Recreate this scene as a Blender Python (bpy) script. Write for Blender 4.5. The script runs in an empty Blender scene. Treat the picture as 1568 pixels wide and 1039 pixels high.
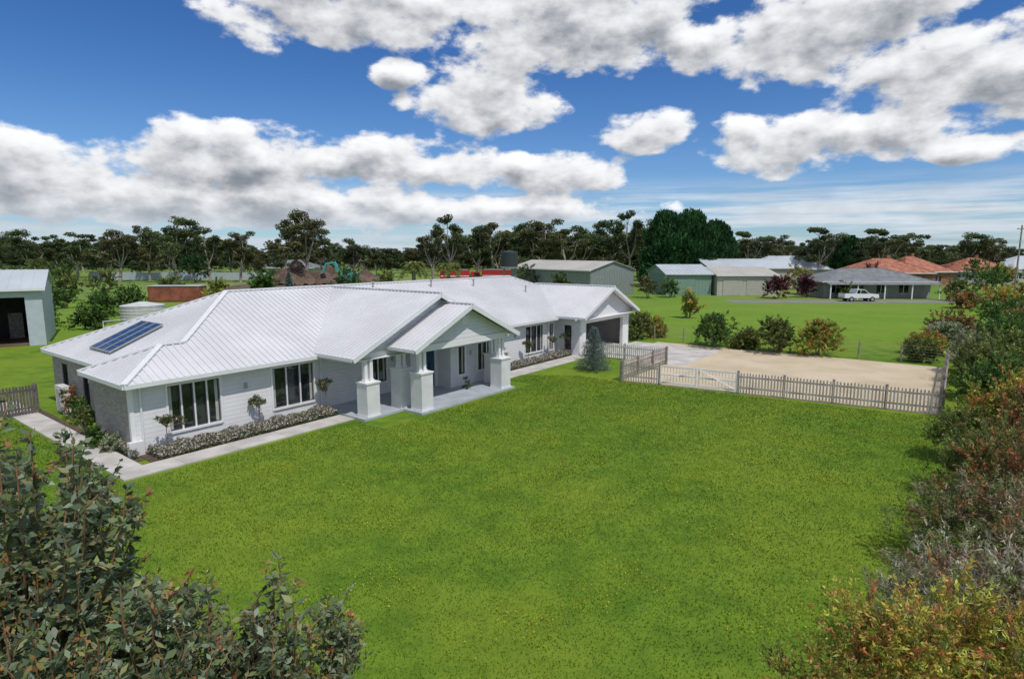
import bpy, math, random
import numpy as np
from mathutils import Vector, Matrix
R = math.radians
rng = np.random.default_rng(11); random.seed(11)
scene = bpy.context.scene
COL = scene.collection
HZ = 7.5

# ------------------------------------------------------------------ materials
def base_mat(name):
    m = bpy.data.materials.new(name); m.use_nodes = True
    nt = m.node_tree; b = nt.nodes['Principled BSDF']
    return m, nt, b
def N(nt, t, **kw):
    n = nt.nodes.new(t)
    for k, v in kw.items(): setattr(n, k, v)
    return n
def math_n(nt, op, a, b=None, c=None, clamp=False):
    n = nt.nodes.new('ShaderNodeMath'); n.operation = op; n.use_clamp = clamp
    for i, v in enumerate((a, b, c)):
        if v is None: continue
        if isinstance(v, (int, float)): n.inputs[i].default_value = v
        else: nt.links.new(v, n.inputs[i])
    return n.outputs[0]
def mixc(nt, f, a, b):
    n = nt.nodes.new('ShaderNodeMix'); n.data_type = 'RGBA'
    for i, v in ((0, f), (6, a), (7, b)):
        if isinstance(v, (int, float)): n.inputs[i].default_value = v
        elif isinstance(v, tuple): n.inputs[i].default_value = (*v[:3], 1)
        else: nt.links.new(v, n.inputs[i])
    return n.outputs[2]
def noise(nt, vec, scale, detail=4, rough=.55):
    n = nt.nodes.new('ShaderNodeTexNoise'); n.inputs['Scale'].default_value = scale
    n.inputs['Detail'].default_value = detail; n.inputs['Roughness'].default_value = rough
    if vec is not None: nt.links.new(vec, n.inputs['Vector'])
    return n.outputs['Fac']
def sstep(nt, v, a, b, o0=0., o1=1.):
    n = nt.nodes.new('ShaderNodeMapRange'); n.interpolation_type = 'SMOOTHSTEP'
    nt.links.new(v, n.inputs[0])
    for i, x in enumerate((a, b, o0, o1)): n.inputs[i+1].default_value = x
    return n.outputs[0]
def objco(nt): return nt.nodes.new('ShaderNodeTexCoord').outputs['Object']
def bump(nt, b, h, strength=.4, dist=.05):
    n = nt.nodes.new('ShaderNodeBump'); n.inputs['Strength'].default_value = strength
    n.inputs['Distance'].default_value = dist
    nt.links.new(h, n.inputs['Height']); nt.links.new(n.outputs[0], b.inputs['Normal'])
def pm(name, col, rough=.6, var=.12, scale=2., bs=0, bscale=30, metal=0, spec=.4):
    m, nt, b = base_mat(name); co = objco(nt)
    f = sstep(nt, noise(nt, co, scale, 4), .3, .7)
    lo = tuple(c*(1-var) for c in col); hi = tuple(min(1, c*(1+var)) for c in col)
    nt.links.new(mixc(nt, f, lo, hi), b.inputs['Base Color'])
    b.inputs['Roughness'].default_value = rough; b.inputs['Metallic'].default_value = metal
    b.inputs['Specular IOR Level'].default_value = spec
    if bs: bump(nt, b, noise(nt, co, bscale, 4), bs, .03)
    return m

M = {}
M['white'] = pm('white_paint', (.75, .75, .75), .5, .04, .8)
M['roof'] = pm('white_metal_roof', (.60, .60, .615), .42, .07, .35)
M['fascia'] = pm('fascia_white', (.68, .69, .70), .45, .03)
M['plaster'] = pm('pillar_render', (.68, .68, .68), .7, .06, 2, .2, 40)
M['frame'] = pm('window_frame', (.35, .36, .37), .4, .05)
M['charcoal'] = pm('charcoal_sash', (.06, .062, .065), .4, .1)
M['conc'] = pm('concrete', (.48, .455, .42), .8, .18, .9, .3, 30)
M['porch'] = pm('porch_concrete', (.38, .41, .45), .6, .10, 1.5)
M['dark'] = pm('dark_interior', (.06, .055, .05), .9, .2)
M['garint'] = pm('garage_lining', (.30, .29, .28), .8, .06)
M['bark'] = pm('bark', (.22, .19, .16), .9, .35, 3, .5, 20)
M['barkg'] = pm('gum_bark', (.34, .30, .25), .8, .3, .6)
M['twig'] = pm('twig', (.24, .12, .06), .7, .3, 12)
M['picket'] = pm('weathered_picket', (.44, .39, .35), .8, .25, 1.5)
M['picketd'] = pm('dark_picket', (.12, .10, .095), .8, .3, 3)
M['picketw'] = pm('pale_picket', (.58, .55, .53), .75, .2, 3)
M['post'] = pm('timber_post', (.27, .24, .21), .85, .3, 4)
M['wire'] = pm('fence_wire', (.35, .35, .35), .5, .1, metal=.6)
M['mulch'] = pm('mulch', (.10, .07, .05), .95, .4, 6, .8, 30)
M['dirt'] = pm('dirt', (.11, .075, .055), .95, .4, .5, .8, 3)
M['asphalt'] = pm('driveway_asphalt', (.20, .195, .19), .9, .15, .5)
M['greysteel'] = pm('grey_cladding', (.22, .25, .24), .5, .08)
M['bluegrey'] = pm('bluegrey_cladding', (.42, .48, .52), .5, .06)
M['shedroof'] = pm('beige_roof', (.45, .43, .38), .5, .08, .3)
M['zinc'] = pm('zinc_roof', (.46, .50, .53), .45, .08, .3)
M['greenwall'] = pm('green_cladding', (.20, .30, .25), .6, .06)
M['cream'] = pm('cream_cladding', (.44, .43, .37), .6, .06)
M['tile_r'] = pm('terracotta_tile', (.33, .13, .08), .8, .3, 1.2)
M['tile_g'] = pm('grey_tile', (.17, .18, .185), .7, .2, 1.2)
M['brickr'] = pm('red_brick', (.28, .12, .08), .85, .2, 1)
M['wallg'] = pm('grey_render', (.30, .31, .31), .8, .1)
M['rust'] = pm('rust_red', (.27, .09, .055), .7, .3, .8)
M['redp'] = pm('red_paint', (.40, .03, .03), .35, .1)
M['teal'] = pm('teal_paint', (.05, .35, .36), .4, .1)
M['rubber'] = pm('rubber', (.02, .02, .02), .9, .1)
M['tank'] = pm('tank_dark', (.035, .045, .05), .5, .1)
M['tankw'] = pm('tank_pale', (.52, .53, .52), .6, .06)
M['carw'] = pm('car_white', (.78, .79, .80), .2, .02, spec=.6)
M['door'] = pm('blue_door', (.02, .06, .13), .35, .1)
M['ac'] = pm('ac_white', (.62, .62, .60), .5, .05)
M['alu'] = pm('aluminium', (.6, .6, .6), .35, .05, metal=.8)
M['curtain'] = pm('curtain', (.42, .42, .40), .9, .1)

def glass_mat():
    m, nt, b = base_mat('window_glass'); co = objco(nt)
    f = sstep(nt, noise(nt, co, 1.3, 2), .45, .62)
    nt.links.new(mixc(nt, f, (.010, .014, .016), (.045, .055, .055)), b.inputs['Base Color'])  # noise paints lighter reflection patches into the glass base colour
    b.inputs['Roughness'].default_value = .04; b.inputs['Specular IOR Level'].default_value = .7
    return m
M['glass'] = glass_mat()
def board_mat():
    m, nt, b = base_mat('weatherboard'); co = objco(nt)
    sp = N(nt, 'ShaderNodeSeparateXYZ'); nt.links.new(co, sp.inputs[0])
    fr = math_n(nt, 'FRACT', math_n(nt, 'MULTIPLY', sp.outputs[2], 5.55))
    h = math_n(nt, 'SUBTRACT', 1.0, fr)
    nt.links.new(mixc(nt, sstep(nt, noise(nt, co, 1.2, 5), .3, .7), (.60, .605, .615), (.66, .665, .67)), b.inputs['Base Color'])
    b.inputs['Roughness'].default_value = .55
    bump(nt, b, h, .9, .035); return m
M['board'] = board_mat()
def brick_mat():
    m, nt, b = base_mat('pale_brick'); co = objco(nt)
    sp = N(nt, 'ShaderNodeSeparateXYZ'); nt.links.new(co, sp.inputs[0])
    cb = N(nt, 'ShaderNodeCombineXYZ'); nt.links.new(math_n(nt, 'ADD', sp.outputs[1], sp.outputs[0]), cb.inputs[0]); nt.links.new(sp.outputs[2], cb.inputs[1])
    br = N(nt, 'ShaderNodeTexBrick'); nt.links.new(cb.outputs[0], br.inputs[0])
    br.inputs['Scale'].default_value = 1; br.inputs['Brick Width'].default_value = .24; br.inputs['Row Height'].default_value = .086
    br.inputs['Mortar Size'].default_value = .008
    br.inputs['Color1'].default_value = (.24, .205, .19, 1); br.inputs['Color2'].default_value = (.36, .32, .30, 1); br.inputs['Mortar'].default_value = (.38, .36, .34, 1)
    nt.links.new(br.outputs[0], b.inputs['Base Color']); b.inputs['Roughness'].default_value = .85
    return m
M['brick'] = brick_mat()
def panel_mat():
    m, nt, b = base_mat('solar_cells'); co = objco(nt)
    nt.links.new(mixc(nt, noise(nt, co, 2), (.015, .035, .08), (.03, .06, .13)), b.inputs['Base Color'])
    b.inputs['Roughness'].default_value = .12; b.inputs['Specular IOR Level'].default_value = .7; return m
M['panel'] = panel_mat()
def leaf_mat(name='foliage', trans=.38, rough=.45):
    m, nt, b = base_mat(name)
    at = N(nt, 'ShaderNodeAttribute', attribute_name='Col')
    nt.links.new(at.outputs['Color'], b.inputs['Base Color']); b.inputs['Roughness'].default_value = rough
    b.inputs['Specular IOR Level'].default_value = .35
    tr = N(nt, 'ShaderNodeBsdfTranslucent'); nt.links.new(at.outputs['Color'], tr.inputs[0])
    mx = N(nt, 'ShaderNodeMixShader'); mx.inputs[0].default_value = trans
    nt.links.new(b.outputs[0], mx.inputs[1]); nt.links.new(tr.outputs[0], mx.inputs[2])
    nt.links.new(mx.outputs[0], nt.nodes['Material Output'].inputs[0]); return m
M['leaf'] = leaf_mat()
def grass_mat():
    m, nt, b = base_mat('grass_ground'); co = objco(nt)
    n1 = sstep(nt, noise(nt, co, .16, 4, .6), .38, .62)
    n2 = sstep(nt, noise(nt, co, 1.1, 5, .65), .36, .64)
    n3 = sstep(nt, noise(nt, co, 14., 4, .7), .3, .7)
    c = mixc(nt, n2, (.095, .185, .017), (.165, .270, .024))
    c = mixc(nt, math_n(nt, 'MULTIPLY', n3, .5), c, (.062, .125, .014))
    c = mixc(nt, math_n(nt, 'MULTIPLY', n1, .45), c, (.225, .285, .028))
    sp = N(nt, 'ShaderNodeSeparateXYZ'); nt.links.new(co, sp.inputs[0])
    mid = sstep(nt, sp.outputs[1], 44., 56.); c = mixc(nt, math_n(nt, 'MULTIPLY', mid, .5), c, (.16, .27, .035))
    far = sstep(nt, sp.outputs[1], 70., 120.)
    big = sstep(nt, noise(nt, co, .03, 4), .4, .6)
    fc = mixc(nt, big, (.12, .21, .04), (.22, .25, .09))
    c = mixc(nt, math_n(nt, 'MULTIPLY', far, .75), c, fc)
    nt.links.new(c, b.inputs['Base Color']); b.inputs['Roughness'].default_value = .9
    b.inputs['Specular IOR Level'].default_value = .1
    bump(nt, b, noise(nt, co, 9., 5, .75), .6, .10); return m
M['grass'] = grass_mat()
def sand_mat():
    m, nt, b = base_mat('arena_sand'); co = objco(nt)
    n1 = sstep(nt, noise(nt, co, .35, 6, .6), .35, .65); n2 = noise(nt, co, 8, 6, .7)
    c = mixc(nt, n1, (.52, .425, .285), (.64, .54, .385)); c = mixc(nt, math_n(nt, 'MULTIPLY', n2, .45), c, (.44, .34, .22))
    nt.links.new(c, b.inputs['Base Color']); b.inputs['Roughness'].default_value = .95
    bump(nt, b, n2, .8, .08); return m
M['sand'] = sand_mat()

# ------------------------------------------------------------------ mesh builder
class MB:
    def __init__(s): s.v = []; s.f = []; s.mi = []; s.m = []
    def idx(s, mat):
        m = M[mat]
        if m not in s.m: s.m.append(m)
        return s.m.index(m)
    def face(s, pts, mat):
        b = len(s.v); s.v += [tuple(p) for p in pts]; s.f.append(list(range(b, b+len(pts)))); s.mi.append(s.idx(mat))
    def solid(s, lo, hi, mat):
        n = len(lo); b = len(s.v); s.v += [tuple(p) for p in lo]+[tuple(p) for p in hi]; k = s.idx(mat)
        fs = [list(range(b+n-1, b-1, -1)), list(range(b+n, b+2*n))]
        for i in range(n):
            j = (i+1) % n; fs.append([b+i, b+j, b+n+j, b+n+i])
        s.f += fs; s.mi += [k]*len(fs)
    def box(s, x0, x1, y0, y1, z0, z1, mat):
        s.solid([(x0, y0, z0), (x1, y0, z0), (x1, y1, z0), (x0, y1, z0)], [(x0, y0, z1), (x1, y0, z1), (x1, y1, z1), (x0, y1, z1)], mat)
    def beam(s, p, q, w, h, mat, up=(0, 0, 1)):
        p = Vector(p); q = Vector(q); d = (q-p).normalized(); u = Vector(up)
        a = d.cross(u)
        if a.length < 1e-4: a = d.cross(Vector((1, 0, 0)))
        a.normalize(); c = a.cross(d); a *= w/2; c *= h/2
        s.solid([p-a-c, p+a-c, p+a+c, p-a+c], [q-a-c, q+a-c, q+a+c, q-a+c], mat)
    def tube(s, p, q, r0, r1, mat, n=7):
        p = Vector(p); q = Vector(q); d = (q-p).normalized()
        a = d.cross(Vector((0, 0, 1)))
        if a.length < 1e-3: a = Vector((1, 0, 0))
        a.normalize(); c = a.cross(d)
        lo = [p+(a*math.cos(t)+c*math.sin(t))*r0 for t in [i*2*math.pi/n for i in range(n)]]
        hi = [q+(a*math.cos(t)+c*math.sin(t))*r1 for t in [i*2*math.pi/n for i in range(n)]]
        s.solid(lo, hi, mat)
    def extrude_y(s, prof, y0, y1, mat):
        s.solid([(x, y0, z) for x, z in prof], [(x, y1, z) for x, z in prof], mat)
    def mesh(s, name):
        me = bpy.data.meshes.new(name); me.from_pydata(s.v, [], s.f)
        for m in s.m: me.materials.append(m)
        me.polygons.foreach_set('material_index', s.mi)
        me.update()
        import bmesh
        bm = bmesh.new(); bm.from_mesh(me); bmesh.ops.recalc_face_normals(bm, faces=bm.faces); bm.to_mesh(me); bm.free()
        return me
    def build(s, name, parent=None, loc=(0, 0, 0), rot=0):
        return mkobj(name, s.mesh(name), parent, loc, rot)
def mkobj(name, me, parent=None, loc=(0, 0, 0), rot=0, scale=(1, 1, 1)):
    o = bpy.data.objects.new(name, me); COL.objects.link(o); o.location = loc; o.rotation_euler[2] = rot; o.scale = scale
    if parent: o.parent = parent
    return o
def empty(name, loc=(0, 0, 0), rot=0): return mkobj(name, None, None, loc, rot)

# ------------------------------------------------------------------ foliage tools
def unit(a): return a/np.maximum(np.linalg.norm(a, axis=-1, keepdims=True), 1e-9)
def leaf_geo(C, L, W, A=None, fold=.25):
    n = len(C)
    L = np.broadcast_to(np.asarray(L, float), (n,))[:, None]; W = np.broadcast_to(np.asarray(W, float), (n,))[:, None]
    if A is None: A = rng.normal(size=(n, 3))
    A = unit(A); B = unit(np.cross(A, rng.normal(size=(n, 3)))); Nn = np.cross(A, B)
    V = np.empty((n, 4, 3)); V[:, 0] = C-A*L/2; V[:, 1] = C+B*W/2+Nn*W*fold; V[:, 2] = C+A*L/2; V[:, 3] = C-B*W/2+Nn*W*fold
    return V.reshape(-1, 3)
def quads_mesh(name, V, col, mat='leaf'):
    n = len(V)//4; me = bpy.data.meshes.new(name)
    me.vertices.add(4*n); me.vertices.foreach_set('co', V.astype(np.float32).ravel())
    me.loops.add(4*n); me.loops.foreach_set('vertex_index', np.arange(4*n, dtype=np.int32))
    me.polygons.add(n); me.polygons.foreach_set('loop_start', np.arange(0, 4*n, 4, dtype=np.int32))
    me.update(calc_edges=True)
    at = me.attributes.new('Col', 'FLOAT_COLOR', 'POINT')
    c4 = np.ones((4*n, 4), np.float32); c4[:, :3] = np.repeat(col, 4, axis=0)
    at.data.foreach_set('color', c4.ravel()); me.materials.append(M[mat]); return me
def blob_pts(c, r, n, shell=.55):
    d = unit(rng.normal(size=(n, 3))); rad = shell+(1-shell)*rng.random((n, 1))**.6
    rad = np.where(rng.random((n, 1)) < .25, rad*rng.random((n, 1)), rad)
    return np.asarray(c)+d*rad*np.asarray(r)
def palcol(n, pal, jit=.25):
    pal = np.asarray(pal, float); k = rng.integers(0, len(pal), n)
    return pal[k]*(1+jit*rng.normal(size=(n, 1))).clip(.35, 1.9)
PAL = dict(
 gum=[(.070, .105, .032), (.100, .130, .045), (.125, .155, .060), (.050, .080, .028)],
 gumb=[(.105, .120, .042), (.140, .145, .060), (.080, .095, .035), (.15, .135, .06)],
 gumd=[(.045, .080, .025), (.065, .10, .032), (.085, .12, .04)],
 cyp=[(.025, .080, .024), (.042, .120, .034), (.017, .055, .020)],
 green=[(.08, .16, .03), (.13, .22, .04), (.055, .115, .025)],
 yell=[(.22, .27, .045), (.33, .32, .055), (.15, .20, .04), (.42, .25, .06)],
 orange=[(.38, .35, .06), (.50, .36, .07), (.22, .28, .05), (.42, .44, .08), (.52, .22, .08)],
 redb=[(.28, .12, .06), (.14, .14, .05), (.42, .15, .06), (.14, .18, .05), (.22, .20, .06)],
 mixr=[(.16, .20, .06), (.30, .15, .07), (.25, .27, .14), (.12, .17, .05), (.36, .30, .20)],
 grey=[(.26, .31, .17), (.35, .39, .25), (.19, .24, .11), (.42, .41, .30)],
 greyp=[(.38, .36, .25), (.46, .35, .29), (.27, .31, .16), (.52, .48, .38), (.30, .15, .10), (.22, .26, .10)],
 olive=[(.14, .18, .04), (.20, .23, .06), (.10, .14, .04)],
 purple=[(.08, .02, .03), (.14, .04, .05), (.06, .015, .025)],
 euc=[(.13, .18, .10), (.18, .24, .14), (.25, .30, .21), (.08, .115, .06), (.28, .28, .13), (.17, .23, .08)],
 spruce=[(.15, .21, .19), (.20, .28, .26), (.10, .15, .13)],
)
def gum_variant(h=15., pal='gum', spread=1., dens=1., bushy=1., airy=False):
    mb = MB(); LV = []; LC = []
    lean = Vector((random.uniform(-.6, .6), random.uniform(-.6, .6), 0)); th = h*(random.uniform(.28, .4) if airy else random.uniform(.16, .30))
    fork = Vector((0, 0, th))+lean; mb.tube((0, 0, -.2), fork, h*.024, h*.017, 'barkg')
    nl = random.randint(5, 6) if airy else random.randint(6, 8)
    for i in range(nl):
        a = i*2.4+random.uniform(-.5, .5); f0 = .50 if airy else .42; top = h*(f0+(.94-f0)*((i*.618) % 1.0)); r = h*random.uniform(.14, .30)*spread*(1.15-.5*top/h)
        if i == 0: r *= .3; top = h*.95
        e = Vector((math.cos(a)*r, math.sin(a)*r, top)); mid = fork.lerp(e, .5)+Vector((math.cos(a), math.sin(a), -.3))*h*.035
        mb.tube(fork, mid, h*.011, h*.007, 'barkg', 5); mb.tube(mid, e, h*.007, h*.003, 'barkg', 5)
        for k in range(random.randint(4, 6)):
            o = Vector((random.gauss(0, 1), random.gauss(0, 1), random.gauss(-.2, .8)))*h*.07*spread
            c = (e if k < 3 else mid.lerp(e, random.uniform(.2, .8)))+o; c.z = min(c.z, h*.96)
            mb.tube(mid.lerp(e, .6), c, h*.004, h*.002, 'barkg', 4)
            rr = h*random.uniform(.055, .10)*bushy; nn = int(230*dens)
            P = blob_pts(c, (rr*1.1, rr*1.1, rr*.75), nn, .4); LV.append(P)
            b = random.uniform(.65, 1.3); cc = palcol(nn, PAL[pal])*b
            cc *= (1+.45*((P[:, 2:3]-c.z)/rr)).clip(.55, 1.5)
            LC.append(cc)
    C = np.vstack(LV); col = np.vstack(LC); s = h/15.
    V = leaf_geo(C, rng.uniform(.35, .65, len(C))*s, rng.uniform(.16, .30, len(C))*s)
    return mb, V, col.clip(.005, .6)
def place_variant(name, var, X, Y, h, h0=15., rot=0, sw=1.):
    s = h/h0; o = mkobj(name, var[0], None, (X, Y, 0), rot, (s*sw, s*sw, s)); mkobj('foliage', var[1], o)
    return o
def shrub(name, X, Y, r, h, pal, n=4000, L=.12, W=.05, lobes=12, stems=5, spl=None, up=.5):
    mb = MB(); P = []; Cc = []; AA = []
    spl = spl or max(.22, 2.4*L); K = 20
    for i in range(stems):
        a = random.uniform(0, 6.28); q = random.uniform(.2, .6)*r
        mb.tube((random.uniform(-.1, .1), random.uniform(-.1, .1), -.05), (math.cos(a)*q, math.sin(a)*q, h*random.uniform(.5, .8)), .02+.010*h, .01, 'bark', 5)
    for i in range(lobes):
        a = random.uniform(0, 6.28); q = r*math.sqrt(random.random())*.72; fz = random.random()
        zc = h*(.22+.60*fz); q *= (1.0-.55*fz**2)
        lr = r*random.uniform(.28, .46); lz = lr*random.uniform(.7, 1.1); zc = min(zc, h-lz*.9-spl*.5)
        c = np.array((math.cos(a)*q, math.sin(a)*q, max(zc, lz*.55))); ns = max(4, n//lobes//K)
        base = blob_pts(c, (lr*.85, lr*.85, lz*.85), ns, .6)
        dirs = unit(unit(base-c)*1.0+rng.normal(size=(ns, 3))*.45+np.array((0, 0, up)))
        ln = spl*rng.uniform(.5, 1.5, (ns, 1)); t = rng.random((ns, K, 1))
        pts = base[:, None]+dirs[:, None]*ln[:, None]*t+rng.normal(size=(ns, K, 3))*L*.28
        A = dirs[:, None]*.9+rng.normal(size=(ns, K, 3))*.65
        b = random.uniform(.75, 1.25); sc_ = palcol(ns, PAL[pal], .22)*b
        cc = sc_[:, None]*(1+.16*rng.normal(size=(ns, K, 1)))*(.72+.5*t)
        P.append(pts.reshape(-1, 3)); AA.append(A.reshape(-1, 3)); Cc.append(cc.reshape(-1, 3))
    C = np.vstack(P); A = np.vstack(AA); col = np.vstack(Cc).clip(.004, .7); k = C[:, 2] > .02; C, A, col = C[k], A[k], col[k]
    V = leaf_geo(C, rng.uniform(.7, 1.3, len(C))*L, rng.uniform(.7, 1.3, len(C))*W, A)
    o = mb.build(name, None, (X, Y, 0)); mkobj('foliage', quads_mesh(name+'_leaves', V, col), o); return o

# ------------------------------------------------------------------ ground
g = MB(); g.face([(-2500, -600, 0), (2500, -600, 0), (2500, 3000, 0), (-2500, 3000, 0)], 'grass'); g.build('ground_grass')
C0 = Vector((-14.06, 21.5, 0)); ANG = R(52.5)
D = Vector((math.cos(ANG), math.sin(ANG), 0)); NF = Vector((math.sin(ANG), -math.cos(ANG), 0))
def HW(s, t, z=0): return C0+D*s+NF*t+Vector((0, 0, z))

# ------------------------------------------------------------------ house
house = empty('white_house', C0, ANG)
E = 2.75; m = .44
def RZ(d): return E+m*d
walls = MB(); roof = MB(); trim = MB(); win = MB(); ribs = MB()
def wall_x(mb, s0, s1, y, th, z0, z1, ops, mat):
    x = s0
    for a, b, za, zb in sorted(ops):
        if a > x: mb.box(x, a, y, y+th, z0, z1, mat)
        if za > z0: mb.box(a, b, y, y+th, z0, za, mat)
        if zb < z1: mb.box(a, b, y, y+th, zb, z1, mat)
        x = b
    if x < s1: mb.box(x, s1, y, y+th, z0, z1, mat)
def wall_y(mb, y0, y1, x, th, z0, z1, ops, mat):
    y = y0
    for a, b, za, zb in sorted(ops):
        if a > y: mb.box(x, x+th, y, a, z0, z1, mat)
        if za > z0: mb.box(x, x+th, a, b, z0, za, mat)
        if zb < z1: mb.box(x, x+th, a, b, zb, z1, mat)
        y = b
    if y < y1: mb.box(x, x+th, y, y1, z0, z1, mat)
def window_x(a, b, za, zb, y, panes):
    win.box(a, b, y+.10, y+.12, za, zb, 'glass')
    f = .045
    for i in range(panes):
        x0 = a+(b-a)*i/panes+(.03 if i else 0); x1 = a+(b-a)*(i+1)/panes-(.03 if i < panes-1 else 0)
        win.box(x0, x0+f, y+.05, y+.099, za, zb, 'charcoal'); win.box(x1-f, x1, y+.05, y+.099, za, zb, 'charcoal')
        win.box(x0+f, x1-f, y+.05, y+.099, za, za+f, 'charcoal'); win.box(x0+f, x1-f, y+.05, y+.099, zb-f, zb, 'charcoal')
        if i: win.box(x0-.06, x0, y+.02, y+.099, za, zb, 'white')
    win.box(a+f, a+f+.12, y+.09, y+.0985, za+f, zb-f, 'curtain'); win.box(b-f-.12, b-f, y+.09, y+.0985, za+f, zb-f, 'curtain')
    t = .09
    trim.box(a-t, a, y-.03, y+.02, za-t, zb+t, 'white'); trim.box(b, b+t, y-.03, y+.02, za-t, zb+t, 'white')
    trim.box(a, b, y-.028, y+.02, zb, zb+t, 'white'); trim.box(a-.02, b+.02, y-.06, y+.03, za-t, za-.003, 'white')
def window_y(a, b, za, zb, x, panes):
    win.box(x+.10, x+.12, a, b, za, zb, 'glass'); f = .05
    for p, q in ((a, a+f), (b-f, b)): win.box(x+.03, x+.10, p, q, za, zb, 'charcoal')
    win.box(x+.03, x+.10, a+f, b-f, za, za+f, 'charcoal'); win.box(x+.03, x+.10, a+f, b-f, zb-f, zb, 'charcoal')
    for i in range(1, panes):
        p = a+(b-a)*i/panes; win.box(x+.035, x+.098, p-.03, p+.03, za+f, zb-f, 'charcoal')
    trim.box(x-.05, x+.03, a-.05, b+.05, za-.08, za-.003, 'conc')
WT = 2.62
A1 = [(1.33, 3.34, .58, 2.38), (5.7, 7.77, .58, 2.38), (10.6, 12.2, .75, 2.3)]
wall_x(walls, 0, 13.0, 0, .2, 0, WT, A1, 'board')
for o, p in zip(A1, (4, 3, 3)): window_x(*o, 0, p)
wall_y(walls, -1.0, 0, 13.0, .2, 0, WT, [], 'board')
wall_x(walls, 13.2, 15.0, -1.0, .2, 0, WT, [(13.75, 14.8, .12, 2.35)], 'board')
win.box(13.75, 14.8, -.93, -.88, .12, 2.35, 'door'); win.box(14.0, 14.12, -.945, -.931, .5, 2.1, 'glass'); win.box(14.4, 14.52, -.945, -.931, .5, 2.1, 'glass')
wall_y(walls, -2.0, -1.0, 15.0, .2, 0, WT, [], 'board')
A2 = [(15.6, 16.15, .75, 2.3), (17.25, 18.5, .75, 2.3)]
wall_x(walls, 15.2, 19.2, -2.0, .2, 0, WT, A2, 'board')
for o, p in zip(A2, (1, 3)): window_x(*o, -2.0, p)
wall_y(walls, -1.8, 0, 19.0, .2, 0, WT, [], 'board')
A3 = [(21.2, 22.1, .8, 2.3), (24.6, 26.7, .5, 2.35), (27.55, 28.05, .4, 2.3)]
wall_x(walls, 19.0, 28.5, .002, .2, 0, WT, A3, 'board')
for o, p in zip(A3, (2, 3, 1)): window_x(*o, .002, p)
wall_y(walls, -2.0, 0, 28.5, .2, 0, WT, [(-1.3, -.7, .4, 2.2)], 'board'); window_y(-1.3, -.7, .4, 2.2, 28.5, 1)
wall_x(walls, 28.7, 36.2, -2.0, .25, 0, WT, [(29.4, 35.2, 0, 2.3)], 'white')
wall_y(walls, -1.75, 11.5, 36.0, .2, 0, WT, [], 'brick')
wall_x(walls, .9, 36.0, 11.5, .2, 0, WT, [], 'brick')
wall_y(walls, .2, 3.6, 0, .2, 0, WT, [], 'brick')
wall_x(walls, .2, 1.1, 3.4, .2, 0, WT, [], 'brick')
LO = [(4.7, 5.5, .5, 2.2), (6.9, 7.7, .4, 2.2), (9.6, 10.4, .9, 2.2)]
wall_y(walls, 3.6, 11.5, .9, .2, 0, WT, LO, 'brick')
for o in LO: window_y(*o, .9, 1)
walls.box(28.7, 36, 4.0, 4.15, 0, WT, 'garint'); walls.box(28.72, 28.8, -1.7, 4, 0, WT, 'garint'); walls.box(35.9, 35.98, -1.7, 4, 0, WT, 'garint')
walls.box(28.6, 36.0, -1.9, 4, 0.0, .06, 'conc')
walls.box(29.2, 31.4, 3.4, 3.95, .06, 1.9, 'dark'); walls.box(33.4, 35.4, 3.3, 3.95, .06, 1.2, 'post')
trim.box(-.03, .12, -.03, -.002, 0, WT, 'white'); trim.box(-.03, -.002, -.002, .12, 0, WT, 'white')
trim.box(-.22, .28, -.28, -.034, 0, .55, 'plaster')
for b in ((-.28, 36.45, -.48, 12.0-.02), (7.75, 18.65, -2.9, -.49), (28.05, 36.5, -2.55, -.49)):
    z = 2.625 if b[2] > -1 else 2.66
    if b[0] < 0:
        trim.box(.62, 36.45, -.48, 11.98, z, z+.04, 'white'); trim.box(-.28, .62, -.48, 3.98, z, z+.04, 'white')
    else: trim.box(*b, z, z+.04, 'white')
def fascia(p, q, z=E, dz=.16, w=.10):
    trim.beam((p[0], p[1], z-dz/2+.01), (q[0], q[1], z-dz/2+.01), w, dz, 'fascia')
fascia((-.3, -.5), (7.9, -.5)); fascia((18.5, -.5), (28.1, -.5)); fascia((-.3, -.45), (-.3, 4)); fascia((-.25, 4), (.6, 4)); fascia((.6, 4.05), (.6, 12)); fascia((.6, 12), (36.5, 12)); fascia((36.5, -.4), (36.5, 11.95))
def ribbed(pts, step=.28, mat='roof'):
    roof.face(pts, mat)
    P = [Vector(p) for p in pts]; n = Vector((0, 0, 0))
    for i in range(len(P)): n += P[i].cross(P[(i+1) % len(P)])
    n.normalize()
    if n.z < 0: n = -n
    u = Vector((0, 0, 1)).cross(n).normalized(); v = n.cross(u).normalized(); o = P[0]
    uv = [((p-o).dot(u), (p-o).dot(v)) for p in P]
    lo = min(a for a, _ in uv); hi = max(a for a, _ in uv); x = lo+step*.5
    while x < hi:
        vs = []
        for i in range(len(uv)):
            (a, b), (c, d) = uv[i], uv[(i+1) % len(uv)]
            if (a-x)*(c-x) < 0: vs.append(b+(d-b)*(x-a)/(c-a))
        if len(vs) >= 2 and max(vs)-min(vs) > .15:
            p = o+u*x+v*min(vs)+n*.015; q = o+u*x+v*max(vs)+n*.015
            ribs.beam(p, q, .05, .042, mat, n)
        x += step
def rp(*pts): return [(x, y, z) for x, y, z in pts]
Rz = RZ(6.25); Bz = RZ(2.25)
ribbed(rp((-.3, -.5, E), (36.5, -.5, E), (30.25, 5.75, Rz), (6.85, 5.75, Rz), (2.85, 1.75, Bz), (1.95, 1.75, Bz)))
ribbed(rp((-.3, 4, E), (-.3, -.5, E), (1.95, 1.75, Bz)))
ribbed(rp((-.3, 4, E), (1.95, 1.75, Bz), (2.85, 1.75, Bz), (.6, 4, E)))
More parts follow.
